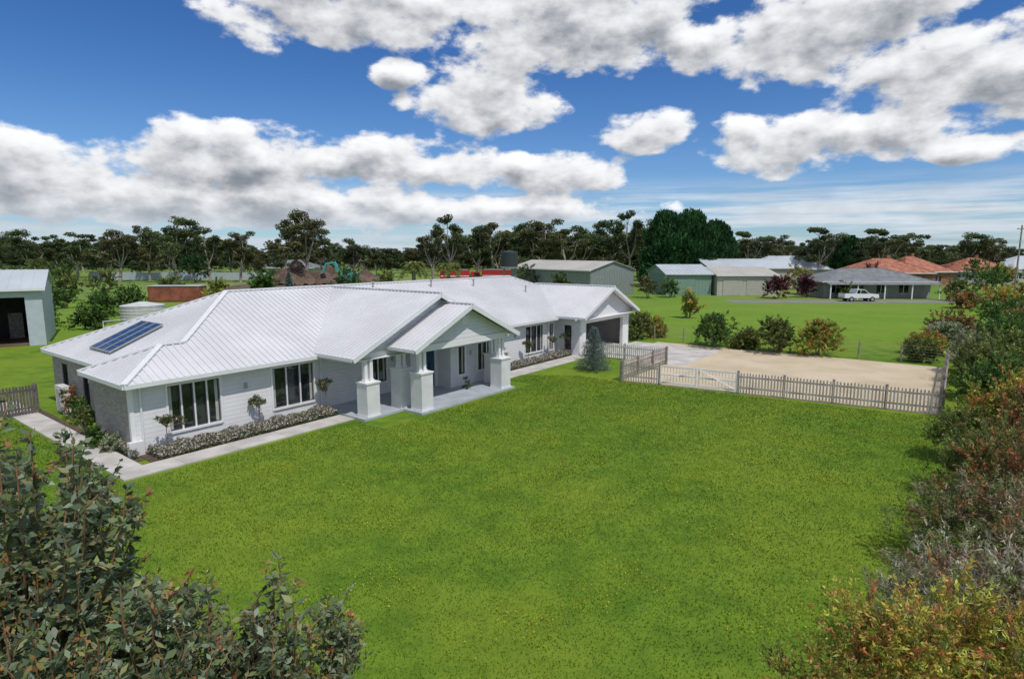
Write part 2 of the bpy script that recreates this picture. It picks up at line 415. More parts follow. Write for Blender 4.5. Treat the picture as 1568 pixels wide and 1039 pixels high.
ribbed(rp((.6, 12, E), (.6, 4, E), (2.85, 1.75, Bz), (6.85, 5.75, Rz)))
ribbed(rp((36.5, 12, E), (.6, 12, E), (6.85, 5.75, Rz), (30.25, 5.75, Rz)))
ribbed(rp((36.5, -.5, E), (36.5, 12, E), (30.25, 5.75, Rz)))
caps = MB()
for p, q in (((-.3, -.5, E), (1.95, 1.75, Bz)), ((1.95, 1.75, Bz), (2.85, 1.75, Bz)), ((2.85, 1.75, Bz), (6.85, 5.75, Rz)), ((6.85, 5.75, Rz), (30.25, 5.75, Rz)),
             ((30.25, 5.75, Rz), (36.5, -.5, E)), ((30.25, 5.75, Rz), (36.5, 12, E)), ((6.85, 5.75, Rz), (.6, 12, E)), ((-.3, 4, E), (1.95, 1.75, Bz))):
    caps.beam((p[0], p[1], p[2]+.035), (q[0], q[1], q[2]+.035), .22, .07, 'fascia')
def gable(sc, za, half, y0, y1, slope, ywall, zbot, beamz):
    ze = za-half*slope; L = sc-half; Rr = sc+half
    ribbed(rp((L, y1, ze), (L, y0, ze), (sc, y0, za), (sc, y1, za)))
    ribbed(rp((Rr, y0, ze), (Rr, y1, ze), (sc, y1, za), (sc, y0, za)))
    caps.beam((sc, y0, za+.035), (sc, y1, za+.035), .22, .07, 'fascia')
    for x in (L, Rr):
        trim.beam((x, y0+.03, ze-.10), (sc, y0+.03, za-.10), .06, .22, 'fascia')
        trim.beam((x, y0+.07, ze-.06), (x, min(y1, -.4), ze-.06), .11, .15, 'fascia')
    k = .12; hw = (za-k-zbot)/slope
    tri = [(sc-hw, zbot), (sc+hw, zbot), (sc, za-k)]
    walls.extrude_y(tri, ywall, ywall+.12, 'board')
    roof.face([(L+.02, y0+.08, ze-.05), (L+.02, ywall, ze-.05), (sc, ywall, za-.05), (sc, y0+.08, za-.05)], 'white')
    roof.face([(Rr-.02, y0+.08, ze-.05), (Rr-.02, ywall, ze-.05), (sc, ywall, za-.05), (sc, y0+.08, za-.05)], 'white')
    trim.box(sc-.25, sc+.25, ywall-.02, ywall-.002, za-1.05, za-.6, 'fascia')
gable(13.2, 5.45, 5.5, -3.15, 5.6, .47, -2.6, 2.93, 0)
trim.box(8.2, 18.4, -2.66, -2.46, 2.70, 2.93, 'white')
gable(13.85, 4.92, 3.9, -4.65, -2.61, .465, -4.1, 3.16, 0)
trim.box(10.5, 17.3, -4.15, -3.9, 2.86, 3.16, 'white'); trim.box(10.5, 10.7, -3.9, -2.67, 2.86, 3.16, 'white'); trim.box(17.1, 17.3, -3.9, -2.67, 2.86, 3.16, 'white')
trim.box(10.3, 17.4, -4.1, -2.62, 3.165, 3.2, 'white')
gable(32.3, 4.88, 4.35, -2.75, 4.6, .465, -2.12, 2.66, 0)
pil = MB()
def pillar(x, y, hb, zt, w=.72):
    pil.box(x-w/2, x+w/2, y-w/2, y+w/2, .161, hb, 'plaster'); pil.box(x-w/2-.04, x+w/2+.04, y-w/2-.04, y+w/2+.04, hb, hb+.07, 'white')
    pil.box(x-w/2-.03, x+w/2+.03, y-w/2-.03, y+w/2+.03, 0.0, .16, 'plaster')
    for dx in (-.15, .15):
        pil.box(x+dx-.085, x+dx+.085, y-.085, y+.085, hb+.161, zt, 'white')
        pil.box(x+dx-.115, x+dx+.115, y-.115, y+.115, hb+.07, hb+.16, 'white')
pillar(8.75, -2.75, 1.6, 2.70); pillar(10.75, -2.75, 1.95, 2.70, .7); pillar(10.95, -3.95, 1.85, 2.86, .74); pillar(16.9, -3.95, 1.7, 2.86, .78); pillar(17.7, -2.75, 1.7, 2.70, .7)
pil.build('pillars', house)
pf = MB(); pf.box(8.1, 18.6, -3.25, -.002, 0, .10, 'porch'); pf.box(10.4, 17.5, -4.5, -3.252, 0, .10, 'porch')
pf.build('porch_floor', house)
rf = MB()
for (x, y) in ((24.5, 4.6), (29.0, 3.2), (20.5, 4.9), (15.6, 5.0)):
    z = RZ(y+.5); rf.tube((x, y, z-.1), (x, y, z+.45), .06, .06, 'frame', 10); rf.tube((x, y, z+.45), (x, y, z+.52), .10, .10, 'frame', 10)
rf.build('roof_vents', house)
sp = MB()
pz = lambda x: RZ(x-.6)+.09
for i in range(3):
    y0 = 5.3+i*.77; y1 = y0+.73
    sp.solid([(1.3, y0, pz(1.3)), (3.5, y0, pz(3.5)), (3.5, y1, pz(3.5)), (1.3, y1, pz(1.3))], [(1.3, y0, pz(1.3)+.06), (3.5, y0, pz(3.5)+.06), (3.5, y1, pz(3.5)+.06), (1.3, y1, pz(1.3)+.06)], 'panel')
    for k in range(1, 6):
        x = 1.3+2.2*k/6; sp.beam((x, y0+.02, pz(x)+.063), (x, y1-.02, pz(x)+.063), .012, .006, 'frame')
    for y in (y0, y1): sp.beam((1.28, y, pz(1.28)+.04), (3.52, y, pz(3.52)+.04), .025, .07, 'frame')
for x in (1.28, 3.52): sp.beam((x, 5.28, pz(x)+.04), (x, 7.6, pz(x)+.04), .04, .075, 'frame')
sp.build('solar_panels', house)
walls.build('walls', house); roof.build('roof', house); ribs.build('roof_ribs', house); caps.build('ridge_caps', house); trim.build('trim', house); win.build('windows', house)
dp = MB()
for x in (.35, 8.15, 27.3): dp.tube((x, -.06, .05), (x, -.06, 2.6), .04, .04, 'fascia', 8)
for x, y in ((4.45, -.08), (12.6, -.08), (16.6, -2.08), (23.4, -.08)): dp.box(x-.05, x+.05, y, y+.078, 1.75, 2.0, 'frame')
dp.build('downpipes_and_lamps', house)
ac = MB(); ac.box(-.45, .45, -.17, .17, .12, 1.35, 'ac'); ac.box(-.4, -.3, -.16, .16, 0, .12, 'frame'); ac.box(.3, .4, -.16, .16, 0, .12, 'frame')
for zc in (.45, 1.0):
    ac.tube((-.05, -.172, zc), (-.05, -.19, zc), .24, .24, 'frame', 18)
    for k in range(5): ac.box(-.29, .19, -.2, -.191, zc-.2+.1*k-.008, zc-.2+.1*k+.008, 'ac')
p = HW(.45, -9.0); ac.build('air_conditioner', None, p, ANG+R(-90))

# ------------------------------------------------------------------ paths, arena
pa = MB()
def hquad(mb, s0, s1, t0, t1, z0, z1, mat):
    lo = [HW(s0, t0, z0), HW(s1, t0, z0), HW(s1, t1, z0), HW(s0, t1, z0)]; hi = [HW(s0, t0, z1), HW(s1, t0, z1), HW(s1, t1, z1), HW(s0, t1, z1)]
    mb.solid(lo, hi, mat)
s = -1.27
while s < 8.0:
    e = min(s+2.0, 8.08); hquad(pa, s, e-.012, 1.5, 2.58, -.05, .05, 'conc'); s = e
s = 18.6
while s < 28.4:
    e = min(s+2.0, 28.6); hquad(pa, s, e-.012, 1.5, 2.75, -.05, .05, 'conc'); s = e
t = 1.49
while t > -12:
    hquad(pa, -1.27, -.3, t-1.9, t-.012, -.05, .05, 'conc'); t -= 1.9
pa.build('concrete_path')
dr = MB(); hquad(dr, 29.4, 37.6, 2.0, 9.4, -.02, .012, 'conc'); dr.build('concrete_driveway')
bd = MB(); hquad(bd, .05, 8.0, 0, 1.49, -.02, .03, 'mulch'); hquad(bd, 19.2, 28.4, 0, 1.49, -.02, .03, 'mulch'); hquad(bd, -.28, .0, -11, .9, -.02, .02, 'mulch'); bd.build('garden_bed')
sa = MB(); z = .008
NL = Vector((6.35, 34.5, 0)); NR = Vector((19.9, 27.0, 0)); FR = Vector((28.4, 38.5, 0)); SL = HW(29.3, 8.2); FL = HW(38.5, 3.6)
sa.face([(q.x, q.y, z) for q in (NL, NR, FR, FL, HW(29.6, 3.6), SL)], 'sand'); sa.build('arena_sand')

def picket_fence(name, p0, p1, h=1.1, mat='picket', step=.15, skip=None, w=.075):
    p0 = Vector(p0); p1 = Vector(p1); Lh = (p1-p0).length; a = math.atan2(p1.y-p0.y, p1.x-p0.x); mb = MB()
    def seg(x): return skip and skip[0] < x < skip[1]
    x = .05
    while x < Lh:
        if not seg(x):
            hh = h+random.uniform(-.02, .02); tl = random.uniform(-.01, .01)
            mb.solid([(x-w/2, -.03, .06), (x+w/2, -.03, .06), (x+w/2, -.01, .06), (x-w/2, -.01, .06)], [(x-w/2+tl, -.03, hh), (x+w/2+tl, -.03, hh), (x+w/2+tl, -.01, hh), (x-w/2+tl, -.01, hh)], mat)
            mb.solid([(x-w/2+tl, -.03, hh), (x+w/2+tl, -.03, hh), (x+w/2+tl, -.01, hh), (x-w/2+tl, -.01, hh)], [(x+tl-.01, -.03, hh+.06), (x+.01+tl, -.03, hh+.06), (x+.01+tl, -.01, hh+.06), (x-.01+tl, -.01, hh+.06)], mat)
        x += step
    segs = [(0, Lh)] if not skip else [(0, skip[0]), (skip[1], Lh)]
    for a0, a1 in segs:
        for zz in (.3, h-.22): mb.box(a0, a1, -.008, .04, zz, zz+.08, mat)
        k = max(1, round((a1-a0)/2.4))
        for i in range(k+1):
            x = a0+(a1-a0)*i/k; mb.box(x-.06, x+.06, .042, .16, 0, h+.12, 'post' if mat != 'picketw' else mat)
    return mb.build(name, None, p0, a)
g0 = (Vector((8.28, 33.3, 0))-NL).length; g1 = (Vector((11.75, 30.9, 0))-NL).length
picket_fence('picket_fence', NL, NR, skip=(g0, g1)); picket_fence('picket_fence', NR, FR)
picket_fence('picket_fence', SL, NL, 1.1, 'picket'); picket_fence('picket_fence', HW(29.0, 2.3), SL, 1.05, 'picketw')
picket_fence('timber_fence', (-27.5, 20.2, 0), (-22.2, 27.4, 0), 1.35, 'picketd', .12, w=.09)
a = math.atan2(NR.y-NL.y, NR.x-NL.x); gt = MB()
for off in (0, (g1-g0)/2):
    x0 = g0+off+.04; x1 = g0+off+(g1-g0)/2-.04
    for x in (x0, x1-.08): gt.box(x, x+.08, -.03, .03, .12, 1.15, 'carw')
    for zz in (.14, .60, 1.06): gt.box(x0+.08, x1-.08, -.025, .025, zz, zz+.08, 'carw')
    gt.beam((x0+.08, -.032, .2), (x1-.08, -.032, 1.08), .02, .09, 'carw', (0, 1, 0)) if off == 0 else gt.beam((x0+.08, -.032, 1.08), (x1-.08, -.032, .2), .02, .09, 'carw', (0, 1, 0))
    for k in range(1, 11):
        x = x0+.08+(x1-x0-.16)*k/11; gt.box(x-.012, x+.012, .027, .036, .15, 1.12, 'carw')
gt.build('farm_gate', None, NL, a)
def wire_fence(name, pts, h=1.2, step=2.5, rails=4, top=False, mat='post'):
    mb = MB()
    for p, q in zip(pts[:-1], pts[1:]):
        p = Vector((*p, 0)); q = Vector((*q, 0)); L_ = (q-p).length; k = max(1, round(L_/step))
        for i in range(k+1):
            c = p.lerp(q, i/k); mb.tube(c, c+Vector((random.uniform(-.03, .03), 0, h)), .06, .05, mat, 6)
        for r in range(rails):
            zz = h*(.2+.75*r/(rails-1)); mb.beam(p+Vector((0, 0, zz)), q+Vector((0, 0, zz)), .012 if not top else .03, .012 if not top else .09, 'wire' if not top else mat)
    return mb.build(name)
wire_fence('wire_fence', [(FR.x+.3, FR.y+.5), (FL.x, FL.y+1.2), (7.5, 56)], 1.25, 2.6, 6)
wire_fence('wire_fence', [(-70, 70), (-40, 64), (-34, 52)], 1.2, 4, 4)
wire_fence('wire_fence', [(-95, 100), (-30, 96), (10, 92)], 1.2, 5, 4)
wire_fence('wire_fence', [(-130, 130), (-60, 122), (-20, 120)], 1.3, 4, 4)
wire_fence('rail_fence', [(-37, 54), (-34, 62), (-45, 70)], 1.3, 2.5, 3, True, 'picketw')
wire_fence('rail_fence', [(37, 52), (42, 49), (48, 52)], 1.6, 2.2, 4, True, 'post')

# ------------------------------------------------------------------ sheds and far houses
def shed(name, p, rot, L, W, he, hr, wm, rm, doors=(), openf=None, overhang=.3):
    e = empty(name, (p[0], p[1], 0), rot); w = MB(); r = MB()
    th = .12
    if openf: wall_x(w, 0, L, 0, th, 0, he, [(openf[0], openf[1], 0, openf[2])], wm)
    else: w.box(0, L, 0, th, 0, he, wm)
    w.box(0, L, W-th, W, 0, he, wm); w.box(0, th, th, W-th, 0, he, wm); w.box(L-th, L, th, W-th, 0, he, wm)
    for x in (0, L-th): w.solid([(x, 0, he), (x, W, he), (x, W/2, hr-.08)], [(x+th, 0, he), (x+th, W, he), (x+th, W/2, hr-.08)], wm)
    if not openf:
        x = .3
        while x < L: w.box(x-.03, x+.03, -.03, -.001, .05, he-.05, wm); x += .6
        y = .3
        while y < W:
            w.box(L+.001, L+.03, y-.03, y+.03, .05, he-.05, wm); w.box(-.03, -.001, y-.03, y+.03, .05, he-.05, wm); y += .6
    o = overhang; sl = (hr-he)/(W/2); zl = he-sl*o
    for y0, y1 in ((-o, W/2), (W+o, W/2)):
        r.solid([(-o, y0, zl), (L+o, y0, zl), (L+o, y1, hr), (-o, y1, hr)], [(-o, y0, zl+.08), (L+o, y0, zl+.08), (L+o, y1, hr+.08), (-o, y1, hr+.08)], rm)
        x = 0
        while x < L: r.beam((x, y0, zl+.09), (x, y1, hr+.09), .06, .04, rm); x += .76
    r.box(-o, L+o, -o-.12, -o-.001, zl-.1, zl+.08, 'fascia')
    for (x0, x1, h, dm) in doors:
        w.box(x0, x1, -.06, -.031, .03, h, dm)
        zz = .2
        while zz < h-.1: w.box(x0+.03, x1-.03, -.075, -.061, zz, zz+.05, dm); zz += .3
    if openf:
        k = openf[0]
        while k < openf[1]: w.box(k-.1, k+.1, 0, .2, 0, openf[2], 'bluegrey'); k += 6.2
        w.box(.2, L-.2, .2, W-.2, -.01, .03, 'dirt')
        w.box(.13, L-.13, W-.2, W-.13, 0, he, 'dark'); w.box(.13, .2, .2, W-.2, 0, he, 'dark'); w.box(L-.2, L-.13, .2, W-.2, 0, he, 'dark')
        w.box(1, 4, 3, 5.5, 0, 1.6, 'dark'); w.tube((L-4, 3, 0), (L-4, 3, 1.3), .5, .5, 'tank', 10); w.box(L-3, L-2, 6, 7.5, 0, 2.2, 'post')
        for k in range(4): w.box(L-7+k*.9, L-6.9+k*.9, 4, 4.1, 0, 1.9+.3*(k % 2), 'alu')
    w.build('walls', e); r.build('roof', e); return e
def hip_house(name, p, rot, L, W, he, hr, wm, rm, porch=True):
    e = empty(name, (p[0], p[1], 0), rot); w = MB(); r = MB(); o = .6
    ops = []; x = 1.2
    while x+1.8 < L: ops.append((x, x+1.5, .8, 2.1)); x += 3.6
    wall_x(w, 0, L, 0, .2, 0, he, ops, wm)
    for (a, b, c, d) in ops: w.box(a, b, .1, .13, c, d, 'glass'); w.box((a+b)/2-.04, (a+b)/2+.04, .04, .099, c, d, 'white'); w.box(a, b, -.05, .03, c-.08, c-.003, 'white')
    w.box(0, L, W-.2, W, 0, he, wm); w.box(0, .2, .2, W-.2, 0, he, wm); w.box(L-.2, L, .2, W-.2, 0, he, wm)
    z = he; h2 = W/2+o
    A, B, C_, D_ = (-o, -o, z), (L+o, -o, z), (L+o, W+o, z), (-o, W+o, z); P, Q = (-o+h2, W/2, hr), (L+o-h2, W/2, hr)
    for f in ((A, B, Q, P), (B, C_, Q), (C_, D_, P, Q), (D_, A, P)): r.face(f, rm)
    r.box(-o, L+o, -o-.1, -o-.001, z-.15, z+.03, 'fascia'); r.box(-o-.1, -o-.001, -o, W+o, z-.15, z+.03, 'fascia'); r.face([A, B, C_, D_], 'white')
    for p_, q_ in ((A, P), (B, Q), (P, Q)): r.beam(p_, q_, .2, .1, rm)
    r.box(L*.62, L*.62+.7, W*.6, W*.6+.7, he+.6, hr+.7, 'brickr')
    w.build('walls', e); r.build('roof', e)
    if porch:
        q = MB()
        for i in range(5): x = L*i/4; q.box(x-.08, x+.08, -2.3, -2.14, 0, he-.4, 'white')
        q.solid([(-.3, -2.5, he-.42), (L+.3, -2.5, he-.42), (L+.3, -.72, he-.1), (-.3, -.72, he-.1)], [(-.3, -2.5, he-.36), (L+.3, -2.5, he-.36), (L+.3, -.72, he-.04), (-.3, -.72, he-.04)], rm)
        q.build('verandah', e)
    return e
a = R(33); shed('open_farm_shed', (-37.9-12*math.cos(a), 48.4-12*math.sin(a)), a, 12, 9, 4.6, 5.9, 'bluegrey', 'zinc', openf=(.8, 10.9, 3.9))
shed('grey_machinery_shed', (13+(-.6)*22, 100+.8*22), math.atan2(-.8, .6), 22, 10.5, 4.4, 5.8, 'greysteel', 'shedroof')
shed('green_shed', (26.6, 104), 0, 7.8, 14, 3.7, 5.1, 'greenwall', 'zinc', doors=((1, 5, 2.8, 'greenwall'),))
shed('cream_shed', (35.1, 103), 0, 10.2, 12, 3.5, 4.7, 'cream', 'shedroof', doors=((1, 4.2, 2.7, 'cream'), (5, 8.4, 2.7, 'cream')))
shed('zinc_shed', (40, 122), .1, 18, 12, 4.2, 5.9, 'cream', 'zinc')
hip_house('grey_house', (50.8, 98), -.03, 17, 10, 2.7, 4.7, 'wallg', 'tile_g')
hip_house('brick_house', (74, 128), 0, 15, 11, 3.0, 6.0, 'brickr', 'tile_r', False)
hip_house('brick_house', (87, 134), .2, 13, 11, 3.0, 6.4, 'brickr', 'tile_r', False)
hip_house('brick_house', (104, 140), 0, 13, 11, 3.0, 6.0, 'wallg', 'tile_r', False)
hip_house('zinc_roof_house', (60, 150), 0, 19, 12, 3.2, 6.4, 'cream', 'zinc', False)
hip_house('zinc_roof_house', (124, 150), 0, 15, 12, 3.2, 6.4, 'cream', 'zinc', False)
hip_house('cottage', (-74, 176), 0, 16, 10, 2.8, 5.0, 'cream', 'tile_g', False)
dw = MB(); dw.face([(33, 88.5, .008), (95, 88.5, .008), (95, 93.5, .008), (33, 93.5, .008)], 'asphalt'); dw.face([(95, 84, .007), (250, 120, .007), (250, 126, .007), (95, 93.5, .007)], 'asphalt'); dw.build('driveway')
ct = MB(); ct.box(0, 7.5, 0, 2.4, .1, 2.3, 'rust'); x = .2
while x < 7.4: ct.box(x, x+.12, -.05, -.001, .2, 2.2, 'rust'); x += .3
for x in (0, 7.4):
    for y in (-.06, 2.36): ct.box(x-.02, x+.12, y, y+.1, 0, 2.35, 'rust')
ct.box(-.1, 7.6, -.1, 2.5, 2.35, 2.42, 'zinc')
ct.build('shipping_container', None, (-54.5, 90, 0), .05)
mf = MB()
for i in range(22):
    x = i*2.4; mf.box(x, x+2.3, 0, .05, .05, 2.0, 'bluegrey'); mf.box(x+2.3, x+2.4, -.03, .08, 0, 2.1, 'zinc')
mf.build('metal_fence', None, (-112, 160, 0), 0)
tk = MB()
def tank(mb, c, r, h, mat, n=28):
    mb.tube((c[0], c[1], c[2]), (c[0], c[1], c[2]+h), r, r, mat, n); mb.tube((c[0], c[1], c[2]+h), (c[0], c[1], c[2]+h+.18*r), r*1.02, r*.15, mat, n)
    k = .25
    while k < h: mb.tube((c[0], c[1], c[2]+k), (c[0], c[1], c[2]+k+.05), r*1.012, r*1.012, mat, n); k += .3
tank(tk, (0, 0, 0), 1.95, 2.2, 'tankw'); tk.build('rainwater_tank', None, (-37, 60, 0))
tw = MB(); tank(tw, (0, 0, 5.0), 1.35, 2.4, 'tank')
for a in range(4):
    x = math.cos(a*1.57+.78)*1.25; y = math.sin(a*1.57+.78)*1.25; tw.tube((x, y, 0), (x, y, 4.85), .09, .09, 'post', 6)
    x2 = math.cos(a*1.57+.78+1.57)*1.25; y2 = math.sin(a*1.57+.78+1.57)*1.25; tw.beam((x, y, .5), (x2, y2, 4.6), .06, .06, 'post')
tw.box(-1.5, 1.5, -1.5, 1.5, 4.85, 5.0, 'post'); tw.build('water_tower', None, (-.4, 100, 0))
def pile(name, X, Y, rx, ry, h):
    n = 28; k = 16; V = []; F = []
    for i in range(n+1):
        for j in range(k+1):
            x = -1+2*i/n; y = -1+2*j/k; z = max(0, 1-(x*x+y*y)**.5)**.8*h*(1+.35*math.sin(7*x+3*y)*math.cos(5*y))+random.uniform(0, .12)*h-.03
            V.append((x*rx, y*ry, z))
    for i in range(n):
        for j in range(k): q = i*(k+1)+j; F.append((q, q+k+1, q+k+2, q+1))
    me = bpy.data.meshes.new(name); me.from_pydata(V, [], F); me.materials.append(M['dirt']); mkobj(name, me, None, (X, Y, 0))
pile('dirt_pile', -51, 140, 8, 5, 4.6); pile('dirt_pile', -44, 142, 6, 5, 3.8); pile('dirt_pile', -36, 144, 7, 4, 2.8)
ds = MB(); ds.face([(-62, 118, .01), (-6, 118, .01), (-6, 155, .01), (-62, 155, .01)], 'dirt'); ds.build('dirt_yard')
ex = MB(); 
for y in (-1.1, 1.1): ex.extrude_y([(-1.9, .3), (-1.6, 0), (1.6, 0), (1.9, .3), (1.6, .8), (-1.6, .8)], y-.25, y+.25, 'rubber')
ex.box(-1.9, 1.3, -1.2, 1.2, .95, 1.9, 'teal'); ex.box(-2.1, -.6, -1.2, 1.2, 1.9, 2.3, 'teal'); ex.extrude_y([(-.4, 1.9), (1.2, 1.9), (1.0, 3.2), (-.4, 3.2)], -1.2, -.1, 'glass'); ex.box(-.45, 1.05, -1.25, -.05, 3.2, 3.32, 'teal')
ex.beam((1.1, .3, 1.7), (2.6, .3, 4.6), .35, .5, 'teal'); ex.beam((2.6, .3, 4.6), (4.6, .3, 4.3), .3, .4, 'teal'); ex.beam((4.6, .3, 4.3), (5.4, .3, 2.2), .25, .35, 'teal')
ex.extrude_y([(5.2, 2.3), (5.9, 1.9), (5.6, 1.1), (4.8, 1.2)], -.2, .8, 'rubber'); ex.build('excavator', None, (-35.5, 130, 0.6), math.pi*.95)
def truck(name, X, Y, rot):
    t = MB(); t.box(0, 6.4, -1.2, 1.2, 1.1, 3.3, 'redp'); t.box(.2, 6.2, -1.22, -1.201, 2.0, 2.2, 'white')
    t.extrude_y([(6.6, .7), (8.8, .7), (8.8, 1.9), (8.4, 3.0), (6.6, 3.0)], -1.15, 1.15, 'redp'); t.extrude_y([(7.2, 1.95), (8.65, 1.95), (8.38, 2.8), (7.2, 2.8)], -1.17, 1.17, 'glass')
    t.box(0, 8.6, -.9, .9, .6, 1.05, 'rubber')
    for x in (1.1, 2.3, 7.6):
        for y in (-1.15, .85): t.tube((x, y, .5), (x, y+.3, .5), .5, .5, 'rubber', 14)
    t.box(.4, 6, -1, 1, 3.35, 3.5, 'alu'); t.build(name, None, (X, Y, 0.2), rot)
truck('red_truck', -15.5, 130, .1); truck('red_truck', -6.5, 133, -.12)
ut = MB()
ut.extrude_y([(0, .55), (5.2, .55), (5.25, .95), (5.1, 1.12), (3.75, 1.2), (3.0, 1.82), (1.85, 1.86), (1.65, 1.25), (0, 1.22)], -.9, .9, 'carw')
ut.extrude_y([(3.6, 1.22), (2.98, 1.74), (2.42, 1.77), (2.42, 1.22)], -.912, .912, 'glass'); ut.extrude_y([(2.34, 1.22), (2.34, 1.77), (1.92, 1.77), (1.78, 1.25)], -.912, .912, 'glass')
ut.extrude_y([(3.72, 1.24), (3.05, 1.82), (3.08, 1.80), (3.80, 1.22)], -.78, .78, 'glass')
for x in (1.05, 4.25):
    for y in (-.93, .68): ut.tube((x, y, .38), (x, y+.25, .38), .38, .38, 'rubber', 18); ut.tube((x, y-.01 if y < 0 else y+.25, .38), (x, y if y < 0 else y+.26, .38), .22, .22, 'alu', 12)
ut.box(5.2, 5.3, -.85, .85, .5, .75, 'alu'); ut.box(5.13, 5.2, -.85, -.5, .85, 1.02, 'alu'); ut.box(-.08, 0, -.85, .85, .5, .7, 'alu'); ut.box(.1, 1.6, -.8, .8, 1.225, 1.26, 'rubber')
ut.tube((1.55, -.8, 1.3), (1.55, .8, 1.3), .03, .03, 'alu', 6); ut.beam((1.55, -.8, 1.2), (1.75, -.8, 1.85), .04, .04, 'alu')
ut.build('white_ute', None, (50.2, 91.5, 0), .03)
for X, Y, h in ((76, 91, 11.4), (62, 185, 11), (112, 150, 12)):
    po = MB(); po.tube((0, 0, 0), (0, 0, h), .16, .10, 'post', 8); po.beam((-1.1, 0, h-.6), (1.1, 0, h-.6), .1, .12, 'post')
    for x in (-.95, -.3, .3, .95): po.tube((x, 0, h-.54), (x, 0, h-.36), .05, .04, 'fascia', 6)
    po.build('power_pole', None, (X, Y, 0), .4)

# ------------------------------------------------------------------ trees
prof = [(-400, 350), (0, 358), (60, 364), (100, 362), (180, 362), (230, 354), (270, 352), (330, 358), (372, 364), (395, 382), (430, 362), (500, 366), (540, 374), (600, 380), (625, 376), (650, 368), (690, 360), (720, 358), (760, 350), (800, 352), (830, 350), (870, 354), (910, 352), (965, 348), (1000, 352), (1110, 366), (1150, 360), (1200, 364), (1235, 370), (1260, 358), (1310, 364), (1350, 358), (1400, 366), (1440, 370), (1480, 364), (1520, 370), (1568, 380), (2000, 380)]
px = np.array([(p[0]-784)/930 for p in prof]); pe = np.array([(385-p[1])/930 for p in prof])
gv = [gum_variant(15, ['gum', 'gumd', 'gumb', 'gumd'][i % 4], random.uniform(.85, 1.25), .8, random.uniform(.9, 1.15)) for i in range(9)]
gva = [gum_variant(15, ['gumb', 'gum', 'gumd'][i % 3], random.uniform(.85, 1.2), .78, random.uniform(.8, 1.05), True) for i in range(8)]
LVs = []; LCs = []; big = MB()
def stamp(k, X, Y, h, sw, trunk=True, br=1.):
    mb, V, c = gv[k]; a = random.uniform(0, 6.28); s = h/15; ca, sa_ = math.cos(a)*s*sw, math.sin(a)*s*sw
    W_ = np.stack([V[:, 0]*ca-V[:, 1]*sa_+X, V[:, 0]*sa_+V[:, 1]*ca+Y, V[:, 2]*s], 1); LVs.append(W_); LCs.append(c*random.uniform(.7, 1.25)*br)
    if trunk:
        b = len(big.v); big.v += [(v[0]*ca-v[1]*sa_+X, v[0]*sa_+v[1]*ca+Y, v[2]*s) for v in mb.v]; big.f += [[i+b for i in f] for f in mb.f]; kk = big.idx('barkg'); big.mi += [kk]*len(mb.f)
b = -1.15
while b < 1.15:
    Y = random.uniform(165, 235); e = np.interp(b, px, pe); h = max(7.5, 7.5+(e-random.uniform(0, .012))*Y)
    stamp(random.randrange(9), b*Y, Y, h, random.uniform(.9, 1.4)); b += random.uniform(.013, .028)
b = -1.2
while b < 1.2:
    Y = random.uniform(172, 225); stamp(random.randrange(9), b*Y, Y, random.uniform(6.0, 9.5), 1.7, False, .85); b += random.uniform(.020, .034)
b = -1.3
while b < 1.3:
    Y = random.uniform(280, 380); e = np.interp(b, px, pe)*.6; h = max(9, min(20, 7.5+e*Y)); stamp(random.randrange(9), b*Y, Y, h, 1.7, False, .9); b += .024
far = quads_mesh('distant_leaves', np.vstack(LVs), np.vstack(LCs)); tr = big.build('distant_trees'); mkobj('foliage', far, tr)
n = 30000; bb = rng.uniform(-1.2, 1.2, n); yy = rng.uniform(236, 290, n); hh = 4.5+1.8*np.sin(bb*37)+1.2*np.sin(bb*91+1)
P = np.stack([bb*yy, yy, rng.random(n)**.7*hh+.1], 1)
sc = quads_mesh('scrub', leaf_geo(P, rng.uniform(.9, 1.8, n), rng.uniform(.6, 1.2, n)), palcol(n, PAL['gum'])*.8); mkobj('distant_scrub', sc)
gvm = []
for (mb, V, c) in gva: gvm.append((mb.mesh('gum_trunk'), quads_mesh('gum_leaves', V, c)))
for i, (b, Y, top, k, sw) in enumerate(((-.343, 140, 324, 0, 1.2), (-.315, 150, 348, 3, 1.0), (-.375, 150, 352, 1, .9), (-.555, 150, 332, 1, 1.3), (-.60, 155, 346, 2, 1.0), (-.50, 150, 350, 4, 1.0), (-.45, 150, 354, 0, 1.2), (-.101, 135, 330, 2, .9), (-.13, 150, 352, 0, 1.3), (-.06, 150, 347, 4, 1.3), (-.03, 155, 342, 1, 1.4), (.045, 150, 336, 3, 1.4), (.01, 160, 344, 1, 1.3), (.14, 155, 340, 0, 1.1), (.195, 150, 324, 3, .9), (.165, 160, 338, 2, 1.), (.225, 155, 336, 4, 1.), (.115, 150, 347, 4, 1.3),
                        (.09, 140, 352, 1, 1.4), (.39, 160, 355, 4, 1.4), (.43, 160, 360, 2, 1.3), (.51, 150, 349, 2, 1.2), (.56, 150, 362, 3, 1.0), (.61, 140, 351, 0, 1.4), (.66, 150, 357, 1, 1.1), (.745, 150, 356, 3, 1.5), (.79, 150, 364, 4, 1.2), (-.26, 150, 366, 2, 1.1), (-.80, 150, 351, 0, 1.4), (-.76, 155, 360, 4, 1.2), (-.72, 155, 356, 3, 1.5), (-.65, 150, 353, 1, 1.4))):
    place_variant('gum_tree', gvm[(k+i) % 8], b*Y, Y, 7.5+(385-top)/930*Y, 15, b*40+i, sw)
